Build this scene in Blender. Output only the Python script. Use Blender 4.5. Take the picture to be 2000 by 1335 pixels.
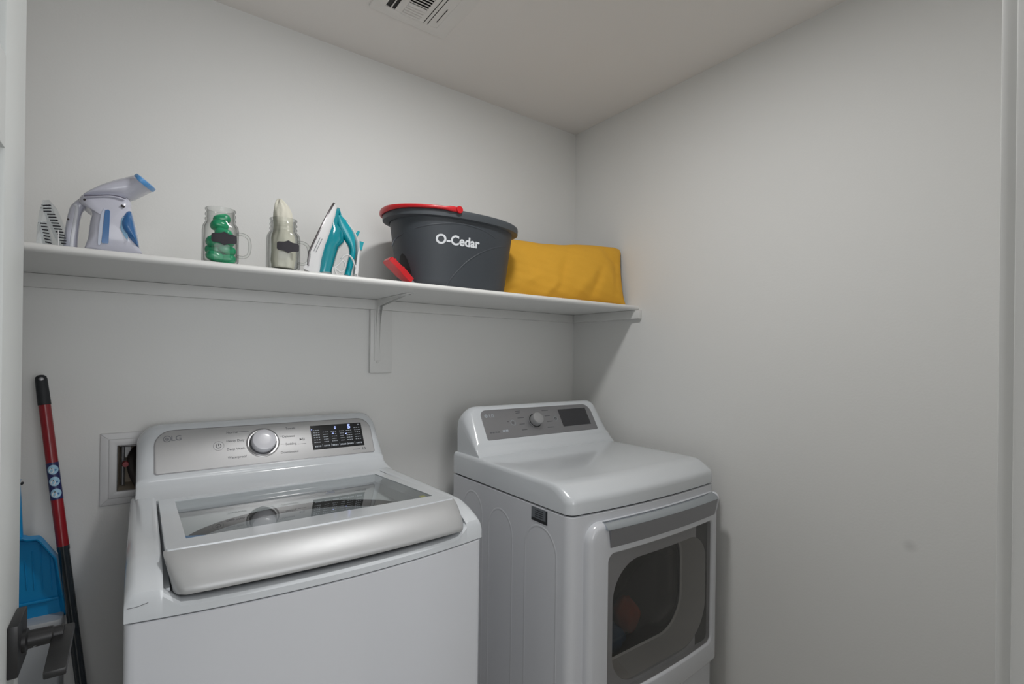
import bpy, bmesh, math, random
from mathutils import Vector, Matrix
random.seed(4)
PI = math.pi
for o in list(bpy.data.objects): bpy.data.objects.remove(o)
SC = bpy.context.scene
COL = SC.collection

# ------------------------------------------------------------------ camera
F_PX, YAW, PITCH, ROLL, CY = 981.1, 0.6365, 0.0012, 0.0122, 692.9
EYE = Vector((-1.6743, -1.7716, 1.3739))
fw = Vector((math.sin(YAW)*math.cos(PITCH), math.cos(YAW)*math.cos(PITCH), math.sin(PITCH)))
rt = Vector((math.cos(YAW), -math.sin(YAW), 0)); up = rt.cross(fw)
cr, sr = math.cos(ROLL), math.sin(ROLL)
RT = cr*rt + sr*up; UP = -sr*rt + cr*up
cd = bpy.data.cameras.new('camera'); cam = bpy.data.objects.new('camera', cd); COL.objects.link(cam)
cam.matrix_world = Matrix(((RT.x, UP.x, -fw.x, EYE.x), (RT.y, UP.y, -fw.y, EYE.y), (RT.z, UP.z, -fw.z, EYE.z), (0, 0, 0, 1)))
cd.sensor_fit = 'HORIZONTAL'; cd.sensor_width = 36.0; cd.lens = 36.0*F_PX/2000
cd.shift_y = (CY-667.5)/2000; cd.clip_start = 0.02
SC.camera = cam

# ------------------------------------------------------------------ world, exposure
SC.view_settings.view_transform = 'Standard'; SC.view_settings.look = 'None'
SC.view_settings.gamma = 1.0; SC.view_settings.use_curve_mapping = False
SC.view_settings.exposure = -0.14
w = bpy.data.worlds.new('world'); SC.world = w; w.use_nodes = True
w.node_tree.nodes['Background'].inputs[0].default_value = (0.8, 0.86, 1, 1)
w.node_tree.nodes['Background'].inputs[1].default_value = 0.05
ROOM_LAMP_W, HALL_LAMP_W, HALL_FILL_W = 8.6, 2.0, 20.5
LAMP = Vector((-0.98, -0.93, 2.44)); HALL_LAMP = Vector((-1.1, -2.75, 2.44))

# ------------------------------------------------------------------ helpers
def ray(px, py):
    return (RT*((px-1000)/F_PX) - UP*((py-CY)/F_PX) + fw)
def at(px, py, ax, v):
    d = ray(px, py); i = 'xyz'.index(ax)
    return EYE + d*((v-EYE[i])/d[i])
def hit(px, py, O, n):
    d = ray(px, py)
    return EYE + d*((O-EYE).dot(n)/d.dot(n))
def lin(c):
    if isinstance(c, str):
        c = [int(c[i:i+2], 16)/255 for i in (0, 2, 4)]
    return tuple((x/12.92 if x <= .04045 else ((x+.055)/1.055)**2.4) for x in c) + (1,)
def mat(name, col, rough=.5, metal=0, bump=0, scale=80, var=0.0, coat=0, emit=None, es=0, spec=.5, trans=0, alpha=1, aniso=0, sss=0):
    m = bpy.data.materials.new(name); m.use_nodes = True
    nt = m.node_tree; b = nt.nodes['Principled BSDF']
    b.inputs['Base Color'].default_value = lin(col)
    b.inputs['Roughness'].default_value = rough; b.inputs['Metallic'].default_value = metal
    b.inputs['Specular IOR Level'].default_value = spec
    b.inputs['Coat Weight'].default_value = coat; b.inputs['Coat Roughness'].default_value = .08
    b.inputs['Transmission Weight'].default_value = trans; b.inputs['Alpha'].default_value = alpha
    if aniso: b.inputs['Anisotropic'].default_value = aniso
    if emit: b.inputs['Emission Color'].default_value = lin(emit); b.inputs['Emission Strength'].default_value = es
    tc = nt.nodes.new('ShaderNodeTexCoord'); nz = nt.nodes.new('ShaderNodeTexNoise')
    nz.inputs['Scale'].default_value = scale; nz.inputs['Detail'].default_value = 4
    nt.links.new(tc.outputs['Object'], nz.inputs['Vector'])
    if bump:
        bp = nt.nodes.new('ShaderNodeBump'); bp.inputs['Strength'].default_value = bump; bp.inputs['Distance'].default_value = .002
        nt.links.new(nz.outputs['Fac'], bp.inputs['Height']); nt.links.new(bp.outputs['Normal'], b.inputs['Normal'])
    if var:
        mx = nt.nodes.new('ShaderNodeMix'); mx.data_type = 'RGBA'; mx.blend_type = 'MULTIPLY'
        mx.inputs[6].default_value = lin(col); mr = nt.nodes.new('ShaderNodeMapRange')
        mr.inputs[3].default_value = 1-var; mr.inputs[4].default_value = 1+var
        nt.links.new(nz.outputs['Fac'], mr.inputs[0]); nt.links.new(mr.outputs[0], mx.inputs[7]); mx.inputs[0].default_value = 1
        nt.links.new(mx.outputs[2], b.inputs['Base Color'])
    else:
        mr = nt.nodes.new('ShaderNodeMapRange'); mr.inputs[3].default_value = max(0, rough-.02); mr.inputs[4].default_value = rough+.02
        nt.links.new(nz.outputs['Fac'], mr.inputs[0]); nt.links.new(mr.outputs[0], b.inputs['Roughness'])
    return m
def thin_glass(name, tint, edge=.25, rough=.02, ior=1.5, refl=1.0, blend=.35):
    m = bpy.data.materials.new(name); m.use_nodes = True; nt = m.node_tree; nt.nodes.clear()
    out = nt.nodes.new('ShaderNodeOutputMaterial'); mx = nt.nodes.new('ShaderNodeMixShader')
    tr = nt.nodes.new('ShaderNodeBsdfTransparent'); gl = nt.nodes.new('ShaderNodeBsdfGlossy'); gl.inputs['Roughness'].default_value = rough
    gl.inputs['Color'].default_value = (refl, refl, refl, 1)
    fw_ = nt.nodes.new('ShaderNodeLayerWeight'); fw_.inputs['Blend'].default_value = .5
    pw = nt.nodes.new('ShaderNodeMath'); pw.operation = 'POWER'; pw.inputs[1].default_value = 5; nt.links.new(fw_.outputs['Facing'], pw.inputs[0])
    f0 = ((ior-1)/(ior+1))**2*1.7; fr = nt.nodes.new('ShaderNodeMath'); fr.operation = 'MULTIPLY_ADD'; fr.inputs[1].default_value = .9-f0; fr.inputs[2].default_value = f0
    nt.links.new(pw.outputs[0], fr.inputs[0])
    lw = nt.nodes.new('ShaderNodeLayerWeight'); lw.inputs['Blend'].default_value = blend
    cm = nt.nodes.new('ShaderNodeMix'); cm.data_type = 'RGBA'
    cm.inputs[6].default_value = tint; cm.inputs[7].default_value = tuple(c*(1-edge) for c in tint[:3]) + (1,)
    nt.links.new(lw.outputs['Facing'], cm.inputs[0]); nt.links.new(cm.outputs[2], tr.inputs['Color'])
    nt.links.new(fr.outputs[0], mx.inputs[0]); nt.links.new(tr.outputs[0], mx.inputs[1]); nt.links.new(gl.outputs[0], mx.inputs[2])
    nt.links.new(mx.outputs[0], out.inputs[0]); return m

def finish(name, bm, m, parent=None, ang=35, merge=True):
    if merge: bmesh.ops.remove_doubles(bm, verts=bm.verts, dist=1e-6)
    bmesh.ops.recalc_face_normals(bm, faces=bm.faces)
    for f in bm.faces: f.smooth = True
    th = math.radians(ang)
    for e in bm.edges:
        if len(e.link_faces) == 2 and e.calc_face_angle(0) > th: e.smooth = False
    me = bpy.data.meshes.new(name); bm.to_mesh(me); bm.free()
    for x in (m if isinstance(m, (list, tuple)) else [m]): me.materials.append(x)
    o = bpy.data.objects.new(name, me); COL.objects.link(o)
    if parent is not None:
        o.parent = parent
        L = parent.get('_abs'); 
        base = Vector(parent['_abs']) if L is not None else Vector((0, 0, 0))
        o.matrix_parent_inverse = Matrix.Translation(-base)
    o['_abs'] = (0.0, 0.0, 0.0)
    return o
def tag(o, label, cat, group=None):
    o['label'] = label; o['category'] = cat
    if group: o['group'] = group
    return o
def thing(name, loc, label, cat, group=None):
    o = bpy.data.objects.new(name, None); COL.objects.link(o); o.location = loc; o.empty_display_size = .05
    o['_abs'] = tuple(float(x) for x in loc); return tag(o, label, cat, group)
def struct(o): o['kind'] = 'structure'; return o
B = bmesh.new
def box(bm, a, b, bev=0, seg=2):
    a, b = Vector(a), Vector(b)
    vs = [bm.verts.new((x, y, z)) for z in (a.z, b.z) for y in (a.y, b.y) for x in (a.x, b.x)]
    fs = [bm.faces.new([vs[i] for i in q]) for q in ((0, 2, 3, 1), (4, 5, 7, 6), (0, 1, 5, 4), (2, 6, 7, 3), (0, 4, 6, 2), (1, 3, 7, 5))]
    if bev:
        es = {e for f in fs for e in f.edges}
        bmesh.ops.bevel(bm, geom=list(es), offset=bev, segments=seg, affect='EDGES', profile=.5)
def loft(bm, rings, closed=True, cap0=True, cap1=True):
    R = [[bm.verts.new(p) for p in r] for r in rings]
    n = len(R[0])
    for a, b in zip(R, R[1:]):
        for i in range(n if closed else n-1):
            j = (i+1) % n
            try: bm.faces.new((a[i], a[j], b[j], b[i]))
            except ValueError: pass
    if closed and cap0: bm.faces.new(R[0][::-1])
    if closed and cap1: bm.faces.new(R[-1])
    return R
def sring(cx, cy, z, rx, ry, n=2.0, seg=48):
    out = []
    for i in range(seg):
        t = 2*PI*i/seg; c, s = math.cos(t), math.sin(t)
        out.append(Vector((cx+rx*math.copysign(abs(c)**(2/n), c), cy+ry*math.copysign(abs(s)**(2/n), s), z)))
    return out
def rrect(x0, y0, x1, y1, r, seg=6):
    if not isinstance(r, (tuple, list)): r = (r,)*4           # bl, br, tr, tl
    pts = []
    for (cx, cy, a0, q) in ((x0+r[0], y0+r[0], PI, r[0]), (x1-r[1], y0+r[1], 1.5*PI, r[1]), (x1-r[2], y1-r[2], 0, r[2]), (x0+r[3], y1-r[3], .5*PI, r[3])):
        for k in range(seg+1):
            a = a0+.5*PI*k/seg; pts.append(Vector((cx+q*math.cos(a), cy+q*math.sin(a))))
    return pts
def prism(bm, poly, M, d0, d1, bev=0, bseg=3):
    """2-D polygon extruded along local z of M; bev rounds the d1 edge by scaling rings toward the edge normals."""
    n = len(poly)
    nor = []
    for i in range(n):
        t = (poly[(i+1) % n]-poly[i-1])
        nn = Vector((-t.y, t.x)); nor.append(nn.normalized() if nn.length > 1e-9 else Vector((0, 0)))
    area = sum(poly[i].x*poly[(i+1) % n].y-poly[(i+1) % n].x*poly[i].y for i in range(n))
    sg = 1 if area > 0 else -1
    rings = [[M @ Vector((p.x, p.y, d0)) for p in poly]]
    if bev:
        s = 1 if d1 > d0 else -1
        for k in range(bseg+1):
            a = .5*PI*k/bseg; ins = bev*(1-math.cos(a)); d = d1-s*bev*(1-math.sin(a))
            rings.append([M @ Vector((p.x+nor[i].x*sg*ins, p.y+nor[i].y*sg*ins, d)) for i, p in enumerate(poly)])
    else: rings.append([M @ Vector((p.x, p.y, d1)) for p in poly])
    loft(bm, rings)
def frame_prism(bm, outer, inner, M, d0, d1, bev=0, bseg=3):
    """ring between two polygons of equal point count"""
    n = len(outer)
    prof = [(0, d0), (0, d1)] if not bev else [(0, d0)]+[(bev*(1-math.cos(.5*PI*k/bseg)), d1-bev*(1-math.sin(.5*PI*k/bseg))) for k in range(bseg+1)]
    def nrm(poly):
        c = []
        for i in range(n):
            t = poly[(i+1) % n]-poly[i-1]; c.append(Vector((-t.y, t.x)).normalized() if t.length > 1e-9 else Vector((0, 0)))
        return c
    no, ni = nrm(outer), nrm(inner)
    rings = [[M @ Vector((p.x+no[i].x*a, p.y+no[i].y*a, d)) for i, p in enumerate(outer)] for a, d in prof]
    rings += [[M @ Vector((p.x-ni[i].x*a*.5, p.y-ni[i].y*a*.5, d)) for i, p in enumerate(inner)] for a, d in reversed(prof)]
    rings.append(rings[0])
    R = [[bm.verts.new(p) for p in r] for r in rings[:-1]]; R.append(R[0])
    for a, b in zip(R, R[1:]):
        for i in range(n):
            j = (i+1) % n; bm.faces.new((a[i], a[j], b[j], b[i]))
def puff(bm, pts, c, nrm, depth, power=2.6, rings=7, flat=0.0):
    """closed outline (3-D points in a plane) inflated along nrm to a rounded solid"""
    c = Vector(c); R = []
    pole0 = None
    for k in range(1, 2*rings):
        t = PI*k/(2*rings)-PI/2
        s = math.cos(t)**(2/power); d = math.copysign(abs(math.sin(t))**(2/power), math.sin(t))*depth/2
        R.append([c+(p-c)*s+nrm*d for p in pts])
    V = loft(bm, R, cap0=False, cap1=False)
    a = bm.verts.new(c-nrm*depth/2); b = bm.verts.new(c+nrm*depth/2); n = len(pts)
    for i in range(n):
        j = (i+1) % n
        bm.faces.new((a, V[0][j], V[0][i])); bm.faces.new((b, V[-1][i], V[-1][j]))
def smooth_poly(pts, sub=4, closed=True):
    """Catmull-Rom through points"""
    n = len(pts); out = []
    rng = range(n) if closed else range(n-1)
    for i in rng:
        if closed: p0, p1, p2, p3 = pts[i-1], pts[i], pts[(i+1) % n], pts[(i+2) % n]
        else: p0, p1, p2, p3 = pts[max(i-1, 0)], pts[i], pts[i+1], pts[min(i+2, n-1)]
        for k in range(sub):
            t = k/sub
            out.append(.5*((2*p1)+(p2-p0)*t+(2*p0-5*p1+4*p2-p3)*t*t+(3*p1-p0-3*p2+p3)*t**3))
    if not closed: out.append(pts[-1])
    return out
def sweep(bm, path, rad, seg=12, refdir=Vector((0, -1, 0)), caps=True, n=2.0):
    """tube along path; rad = r, or (ra, rb) with rb along refdir, or list of these"""
    m = len(path); R = []
    for i, p in enumerate(path):
        t = (path[min(i+1, m-1)]-path[max(i-1, 0)]).normalized()
        b = refdir-t*refdir.dot(t)
        if b.length < 1e-4: b = Vector((1, 0, 0))-t*t.x
        b.normalize(); a = t.cross(b)
        r = rad[i] if isinstance(rad, list) else rad
        ra, rb = r if isinstance(r, tuple) else (r, r)
        ring = []
        for k in range(seg):
            th = 2*PI*k/seg; c, s = math.cos(th), math.sin(th)
            ring.append(p+a*ra*math.copysign(abs(c)**(2/n), c)+b*rb*math.copysign(abs(s)**(2/n), s))
        R.append(ring)
    loft(bm, R, cap0=caps, cap1=caps)
def cyl(bm, p0, p1, r0, r1=None, seg=24, caps=True):
    p0, p1 = Vector(p0), Vector(p1); r1 = r0 if r1 is None else r1
    t = (p1-p0).normalized(); a = t.orthogonal().normalized(); b = t.cross(a)
    loft(bm, [[p+(a*math.cos(2*PI*k/seg)+b*math.sin(2*PI*k/seg))*r for k in range(seg)] for p, r in ((p0, r0), (p1, r1))], cap0=caps, cap1=caps)
def lathe_axis(bm, O, n, prof, seg=40):
    """prof = [(radius, height along n)]"""
    n = n.normalized(); a = n.orthogonal().normalized(); b = n.cross(a)
    loft(bm, [[O+n*h+(a*math.cos(2*PI*k/seg)+b*math.sin(2*PI*k/seg))*max(r, 1e-5) for k in range(seg)] for r, h in prof])
def text(bm, s, M, size, bold=0.0, ext=.0003, align='CENTER', warp=None):
    cu = bpy.data.curves.new('t', 'FONT'); cu.body = s; cu.size = size; cu.extrude = ext; cu.offset = bold
    cu.align_x = align; cu.align_y = 'CENTER'; cu.resolution_u = 6
    o = bpy.data.objects.new('t', cu); COL.objects.link(o)
    dg = bpy.context.evaluated_depsgraph_get(); me = bpy.data.meshes.new_from_object(o.evaluated_get(dg))
    for v in me.vertices:
        q = M @ v.co; v.co = warp(q, v.co) if warp else q
    bm.from_mesh(me)
    bpy.data.objects.remove(o); bpy.data.curves.remove(cu); bpy.data.meshes.remove(me)
def fr(O, u, v):
    u = u.normalized(); v = (v-u*v.dot(u)).normalized(); n = u.cross(v)
    return Matrix(((u.x, v.x, n.x, O.x), (u.y, v.y, n.y, O.y), (u.z, v.z, n.z, O.z), (0, 0, 0, 1)))
X, Y, Z = Vector((1, 0, 0)), Vector((0, 1, 0)), Vector((0, 0, 1))
def clamp(x, a=0., b=1.): return max(a, min(b, x))
def sstep(a, b, x):
    t = clamp((x-a)/(b-a)); return t*t*(3-2*t)

# ------------------------------------------------------------------ materials
M_WALL = mat('wall_paint', 'ececea', .65, bump=.12, scale=160)
M_CEIL = mat('ceiling_paint', 'f1ede9', .8, bump=.1, scale=120)
M_TRIM = mat('trim_paint', 'dcdcda', .4, bump=.03, scale=60)
M_DOOR = mat('door_paint', 'd3d6d5', .38, bump=.03, scale=40)
M_FLOOR = mat('floor_tile', 'b3aea6', .45, var=.08, scale=6)
M_SHELF = mat('shelf_paint', 'e6e6e4', .4, bump=.04, scale=60)
M_ENAM = mat('white_enamel', 'd9dbe0', .22, coat=.5)
M_PLAST = mat('white_gloss_plastic', 'd8dce0', .18, coat=.6)
M_SILV = mat('brushed_silver', 'c2c2c3', .42, metal=.5, bump=.02, scale=300)
M_SILVD = mat('brushed_grey_metal', '97979a', .4, metal=.7, bump=.02, scale=300)
M_HANDLE = mat('satin_silver', 'bcbdbe', .46, metal=.42)
M_CHROME = mat('chrome', 'c0c6cc', .12, metal=1)
M_DARKGAP = mat('dark_gap', '2a2c2e', .7)
M_SCREEN = mat('display_black', '14181d', .15, coat=.4)
M_SCREEND = mat('display_grey', '2b2b30', .25, coat=.3)
M_INK = mat('grey_ink', '66676b', .6)
M_INKL = mat('pale_ink', 'aeb4bc', .6)
M_INKLOGO = mat('logo_grey', '84858a', .5)
M_LED = mat('blue_led', 'aab6ff', .5, emit='9fb0ff', es=1.6)
M_BLACK = mat('black_metal', '1b1b1d', .42, coat=.1)
M_GLASS = thin_glass('clear_glass', (.985, .992, .985, 1), .45, .03, 1.4, .45, .22)
M_LIDGL = thin_glass('lid_glass', (.74, .77, .77, 1), .1, .01, 1.5)
M_DOORGL = thin_glass('smoked_glass', (.62, .61, .60, 1), .1, .02, 1.5)
M_CLEARPL = thin_glass('clear_film', (.95, .965, .975, 1), .15, .06)
M_DRUM = mat('steel_drum', '55514e', .45, metal=.2, var=.06, scale=60)
M_TUB = mat('tub_plastic', 'eceeef', .35)
M_RED = mat('red_plastic', 'c8141e', .35, coat=.2)
M_REDP = mat('red_painted_tube', '8e1420', .35, coat=.2)
M_DKTUBE = mat('dark_painted_tube', '2a3238', .2, coat=.6)
M_RUBBER = mat('dark_rubber', '24272b', .6)
M_BUCKET = mat('charcoal_plastic', '3c4147', .5, bump=.03, scale=200)
M_RIM = mat('charcoal_rim_plastic', '474c51', .45)
M_BUCKIN = mat('dark_recess', '16171a', .6)
M_WHITEINK = mat('white_ink', 'e3e6ea', .5)
M_YEL = mat('yellow_cotton', 'eab038', .85, bump=.25, scale=420, var=.06)
M_PILB = mat('dark_cotton', '4a3b30', .85, bump=.2, scale=400)
M_TEAL = mat('teal_plastic', '0b9fae', .18, coat=.6)
M_TEALT = mat('teal_translucent', '068a98', .12, coat=.8)
M_WPL = mat('white_plastic', 'dfdfe0', .35)
M_SOLE = mat('iron_sole', '6e6a6c', .3, metal=.8)
M_CORD = mat('white_cord', 'd3d2d2', .55)
M_STEAM = mat('lilac_white_plastic', 'cdcedb', .25, coat=.4)
M_STBLUE = mat('blue_tank_plastic', '3a6fa8', .15, coat=.6)
M_STBLUEL = mat('light_blue_plastic', '5f9fdc', .35)
M_POD = mat('green_gel', '10a874', .2, coat=.5)
M_CHALK = mat('chalk_label', '37343a', .8)
M_SHEET = mat('cream_tissue', 'd9d6c8', .9, bump=.3, scale=150)
M_BLUE = mat('blue_plastic', '0e8fcc', .4)
M_NAVY = mat('navy_label', '252a5c', .4)
M_PALEB = mat('pale_blue_ink', '9cc4dc', .5)
M_TAN = mat('outlet_interior', 'c0b5a4', .7, var=.1, scale=40)
M_HOSE = mat('dark_hose', '2c2624', .6)
M_BRISTLE = mat('black_bristle', '2b2b33', .8)
M_ORANGE = mat('orange_towel', 'c4552a', .95, bump=.4, scale=200)
M_BLUET = mat('blue_towel', '3c6c96', .95, bump=.4, scale=200)
M_GRNT = mat('dark_striped_towel', '3a3531', .95, bump=.4, scale=90)
M_LAMP = mat('lamp_diffuser', 'f2efe8', .5, emit='fff6ea', es=6)
M_DARKV = mat('duct_dark', '3c3b39', .8)

# ------------------------------------------------------------------ room
CH = 2.44; XL = -2.42; YF = -1.657; YO = -1.77; JX = -.90
bm = B()
for a, b in (((XL-.1, 0, -.1), (-1.7465, .12, CH+.1)), ((-1.55, 0, -.1), (.12, .12, CH+.1)), ((-1.7465, 0, -.1), (-1.55, .12, .985)), ((-1.7465, 0, 1.114), (-1.55, .12, CH+.1))): box(bm, a, b)
struct(finish('wall_back', bm, M_WALL, merge=False))
# right wall, with one small scuff mark
m = M_WALL.copy(); m.name = 'wall_paint_scuffed'; nt = m.node_tree
geo = nt.nodes.new('ShaderNodeNewGeometry'); vd = nt.nodes.new('ShaderNodeVectorMath'); vd.operation = 'DISTANCE'
vd.inputs[1].default_value = (0, -1.3228, .8732); nt.links.new(geo.outputs['Position'], vd.inputs[0])
mr = nt.nodes.new('ShaderNodeMapRange'); mr.inputs[1].default_value = .004; mr.inputs[2].default_value = .02; mr.inputs[3].default_value = .86; mr.inputs[4].default_value = 1
nt.links.new(vd.outputs['Value'], mr.inputs[0]); mx = nt.nodes.new('ShaderNodeMix'); mx.data_type = 'RGBA'; mx.blend_type = 'MULTIPLY'; mx.inputs[0].default_value = 1
mx.inputs[6].default_value = lin('ececea'); nt.links.new(mr.outputs[0], mx.inputs[7]); nt.links.new(mx.outputs[2], nt.nodes['Principled BSDF'].inputs['Base Color'])
bm = B(); box(bm, (0, YO, -.1), (.12, 0, CH+.1)); struct(finish('wall_right', bm, m))
bm = B(); box(bm, (XL-.1, YO, -.1), (XL, 0, CH+.1)); struct(finish('wall_left', bm, M_WALL))
bm = B(); box(bm, (XL, YO, 0), (-1.872, YF, CH)); box(bm, (-1.872, YO, 2.06), (JX+.02, YF, CH)); box(bm, (JX+.02, YO, 0), (0, YF, CH)); struct(finish('wall_front', bm, M_WALL, merge=False))
bm = B(); box(bm, (-4.2, -3.4, -.1), (.6, .12, 0)); struct(finish('floor', bm, M_FLOOR))
bm = B(); box(bm, (-4.2, -3.4, CH), (.6, .12, CH+.1)); struct(finish('ceiling', bm, M_CEIL))
bm = B(); box(bm, (-4.2, -3.5, 0), (.6, -3.4, CH)); struct(finish('wall_hall_far', bm, M_WALL))
bm = B(); box(bm, (-4.3, -3.4, 0), (-4.2, YO, CH)); struct(finish('wall_hall_left', bm, M_WALL))
bm = B(); box(bm, (.5, -3.4, 0), (.6, YO, CH)); struct(finish('wall_hall_right', bm, M_WALL))
bm = B(); box(bm, (-4.2, YO, 0), (XL-.1, YO+.1, CH)); box(bm, (.12, YO, 0), (.5, YO+.1, CH)); struct(finish('wall_hall_near', bm, M_WALL, merge=False))
# right jamb with stop
bm = B()
box(bm, (JX, YO-.002, 0), (JX+.0195, YF+.0025, 2.06), .003)
box(bm, (JX+.006, YF+.0005, 0), (JX+.07, YF+.0159, 2.12), .003)
struct(finish('trim_1', bm, M_TRIM, merge=False))
bm = B(); box(bm, (-1.8715, YO-.002, 0), (-1.852, YF+.0005, 2.06), .003); struct(finish('trim_2', bm, M_TRIM))
# unseen window frame and area light, added as soft fill from the hall
bm = B(); frame_prism(bm, rrect(-2.12, .75, -.38, 2.2, .002, 2), rrect(-2.05, .82, -.45, 2.13, .002, 2), Matrix(((-1, 0, 0, -2.5), (0, 0, 1, -3.4), (0, 1, 0, 0), (0, 0, 0, 1))), 0, .03, .004)
wn = struct(finish('fill_window_1', bm, M_TRIM))
wl = bpy.data.lights.new('hall_fill_light', 'AREA'); wl.shape = 'RECTANGLE'; wl.size = 1.60; wl.size_y = 1.3; wl.energy = HALL_FILL_W; wl.color = (.95, .97, 1)
wo = bpy.data.objects.new('hall_fill_light', wl); COL.objects.link(wo); wo.location = (-1.25, -3.39, 1.475); wo.rotation_euler = (PI/2, 0, 0)

# door, standing open along the left
DX = -1.81
door = bpy.data.objects.new('door_1', None); COL.objects.link(door); door.location = (DX, -1.64, 0); door['_abs'] = (DX, -1.64, 0.0); struct(door)
door['label'] = 'pale grey painted panel door standing open at the left edge'; 
bm = B()
prism_M = fr(Vector((DX-.035, 0, 0)), Y, Z)
outer = (-1.49, -.78, .01, 2.22)
# slab built from stiles and rails around recessed panels
ys = [(-1.64, -1.51), (-1.28, -1.15), (-.908, -.78)]; zs = [(.01, .24), (.95, 1.10), (1.62, 1.732), (1.91, 2.035)]
for a, b in ys: box(bm, (DX-.035, a, .01), (DX, b, 2.035), .0025)
for a, b in zs:
    box(bm, (DX-.034, -1.51, a), (DX-.0004, -1.28, b)); box(bm, (DX-.034, -1.15, a), (DX-.0004, -.908, b))
for a, b in ((-1.51, -1.28), (-1.15, -.908)):
    for (z0, z1) in ((.24, .95), (1.10, 1.62), (1.732, 1.91)):
        box(bm, (DX-.028, a-.001, z0-.001), (DX-.009, b+.001, z1+.001)); box(bm, (DX-.03, a+.03, z0+.03), (DX-.003, b-.03, z1-.03), .006)
finish('door_panel', bm, M_DOOR, door, merge=False)
hb = B(); box(hb, (DX, -.862, .944), (DX+.011, -.796, 1.013), .002)
hd = finish('door_handle', hb, M_BLACK, door)
bm = B(); lathe_axis(bm, Vector((DX+.011, -.829, .978)), X, [(.0001, 0), (.0155, 0), (.0155, .004), (.0118, .006), (.0112, .03), (.0095, .032), (.0095, .042), (.0001, .042)], 28)
finish('spindle', bm, M_BLACK, hd)
bm = B(); box(bm, (-1.7695, -.915, .9715), (-1.7465, -.812, .9815), .0022)
# slight droop of the free end
for v in bm.verts: v.co.z -= .014*clamp((-.83-v.co.y)/.085)
finish('lever', bm, M_BLACK, hd)
bm = B(); lathe_axis(bm, Vector((DX+.024, -.8365, .9705)), Vector((0, -.7, -.7)), [(.0001, .0012), (.0020, .0010), (.0022, -.002), (.0001, -.002)], 12); s = finish('set_screw', bm, M_CHROME, hd); s['label'] = 'small bright set screw'

# ------------------------------------------------------------------ lamps
def lamp(name, pos, r, watts, col, label):
    t = thing(name, pos, label, 'ceiling light')
    bm = B(); lathe_axis(bm, Vector(pos), -Z, [(r+.018, 0), (r+.018, .006), (r+.010, .010), (r, .008), (r-.001, 0)], 48); finish('trim_ring', bm, M_TRIM, t)
    bm = B(); lathe_axis(bm, Vector(pos), -Z, [(r, .001), (r, .004), (.0001, .005)], 48); finish('diffuser', bm, M_LAMP, t)
    ld = bpy.data.lights.new(name+'_light', 'AREA'); ld.shape = 'DISK'; ld.size = 2*r*.96; ld.energy = watts; ld.color = col
    lo = bpy.data.objects.new(name+'_light', ld); COL.objects.link(lo); lo.parent = t; lo.location = (0, 0, -.012)
    return t
lamp('ceiling_light', LAMP, .085, ROOM_LAMP_W, (1, .998, .992), 'round flush ceiling light above the washer, out of frame')
lamp('hall_light', HALL_LAMP, .16, HALL_LAMP_W, (.90, .95, 1), 'round flush ceiling light in the hallway behind the camera')

# ------------------------------------------------------------------ ceiling vent
M_VENT = mat('vent_enamel', 'eeebe7', .6)
vt = thing('ceiling_vent', (-1.0, -.45, CH), 'white louvred air vent set in the ceiling', 'vent')
bm = B(); x0, x1, y0, y1 = -1.125, -.865, -.66, -.265
MV = Matrix(((1, 0, 0, 0), (0, -1, 0, 0), (0, 0, -1, CH), (0, 0, 0, 1)))
frame_prism(bm, rrect(x0, -y1, x1, -y0, .008), rrect(-1.085, .303, -.912, .622, .002), MV, 0, .005, .003)
finish('vent_frame', bm, M_VENT, vt)
bm = B(); box(bm, (-1.085, -.622, CH-.0008), (-.912, -.303, CH-.0002)); finish('vent_backing', bm, M_DARKV, vt)
def blade(bm, p, q, wdt, tilt):
    p, q = Vector(p), Vector(q); t = (q-p).normalized(); s = t.cross(Z); d = (s*math.cos(tilt)+Z*math.sin(tilt))*wdt/2; n = t.cross(d).normalized()*.0006
    loft(bm, [[p+d+n, p-d+n, p-d-n, p+d-n], [q+d+n, q-d+n, q-d-n, q+d-n]])
zb = CH-.0045
def slat(xa, xb, tilt=0.0, ya=-.303, yb=-.622):
    bm = B(); t = math.tan(tilt)*(xb-xa)/2
    loft(bm, [[Vector((xa, y, CH-.0045+t)), Vector((xb, y, CH-.0045-t)), Vector((xb, y, CH-.0035-t)), Vector((xa, y, CH-.0035+t))] for y in (ya, yb)]); finish('louver', bm, M_VENT, vt)
slat(-1.0700, -1.0665); slat(-1.0555, -1.0335)
yy = -.3085
while yy > -.618:
    bm = B(); far = yy > -.362
    blade(bm, (-1.0335, yy, zb), (-.974, yy, zb), .0092 if far else .0085, .5 if far else -.45); finish('louver', bm, M_VENT, vt); yy -= .0118
slat(-.974, -.9590); slat(-.9560, -.9465); slat(-.9435, -.9265)
slat(-.9232, -.9118); slat(-.9266, -.9231, 0, -.303, -.3295); slat(-.9266, -.9231, 0, -.404, -.622)

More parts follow.
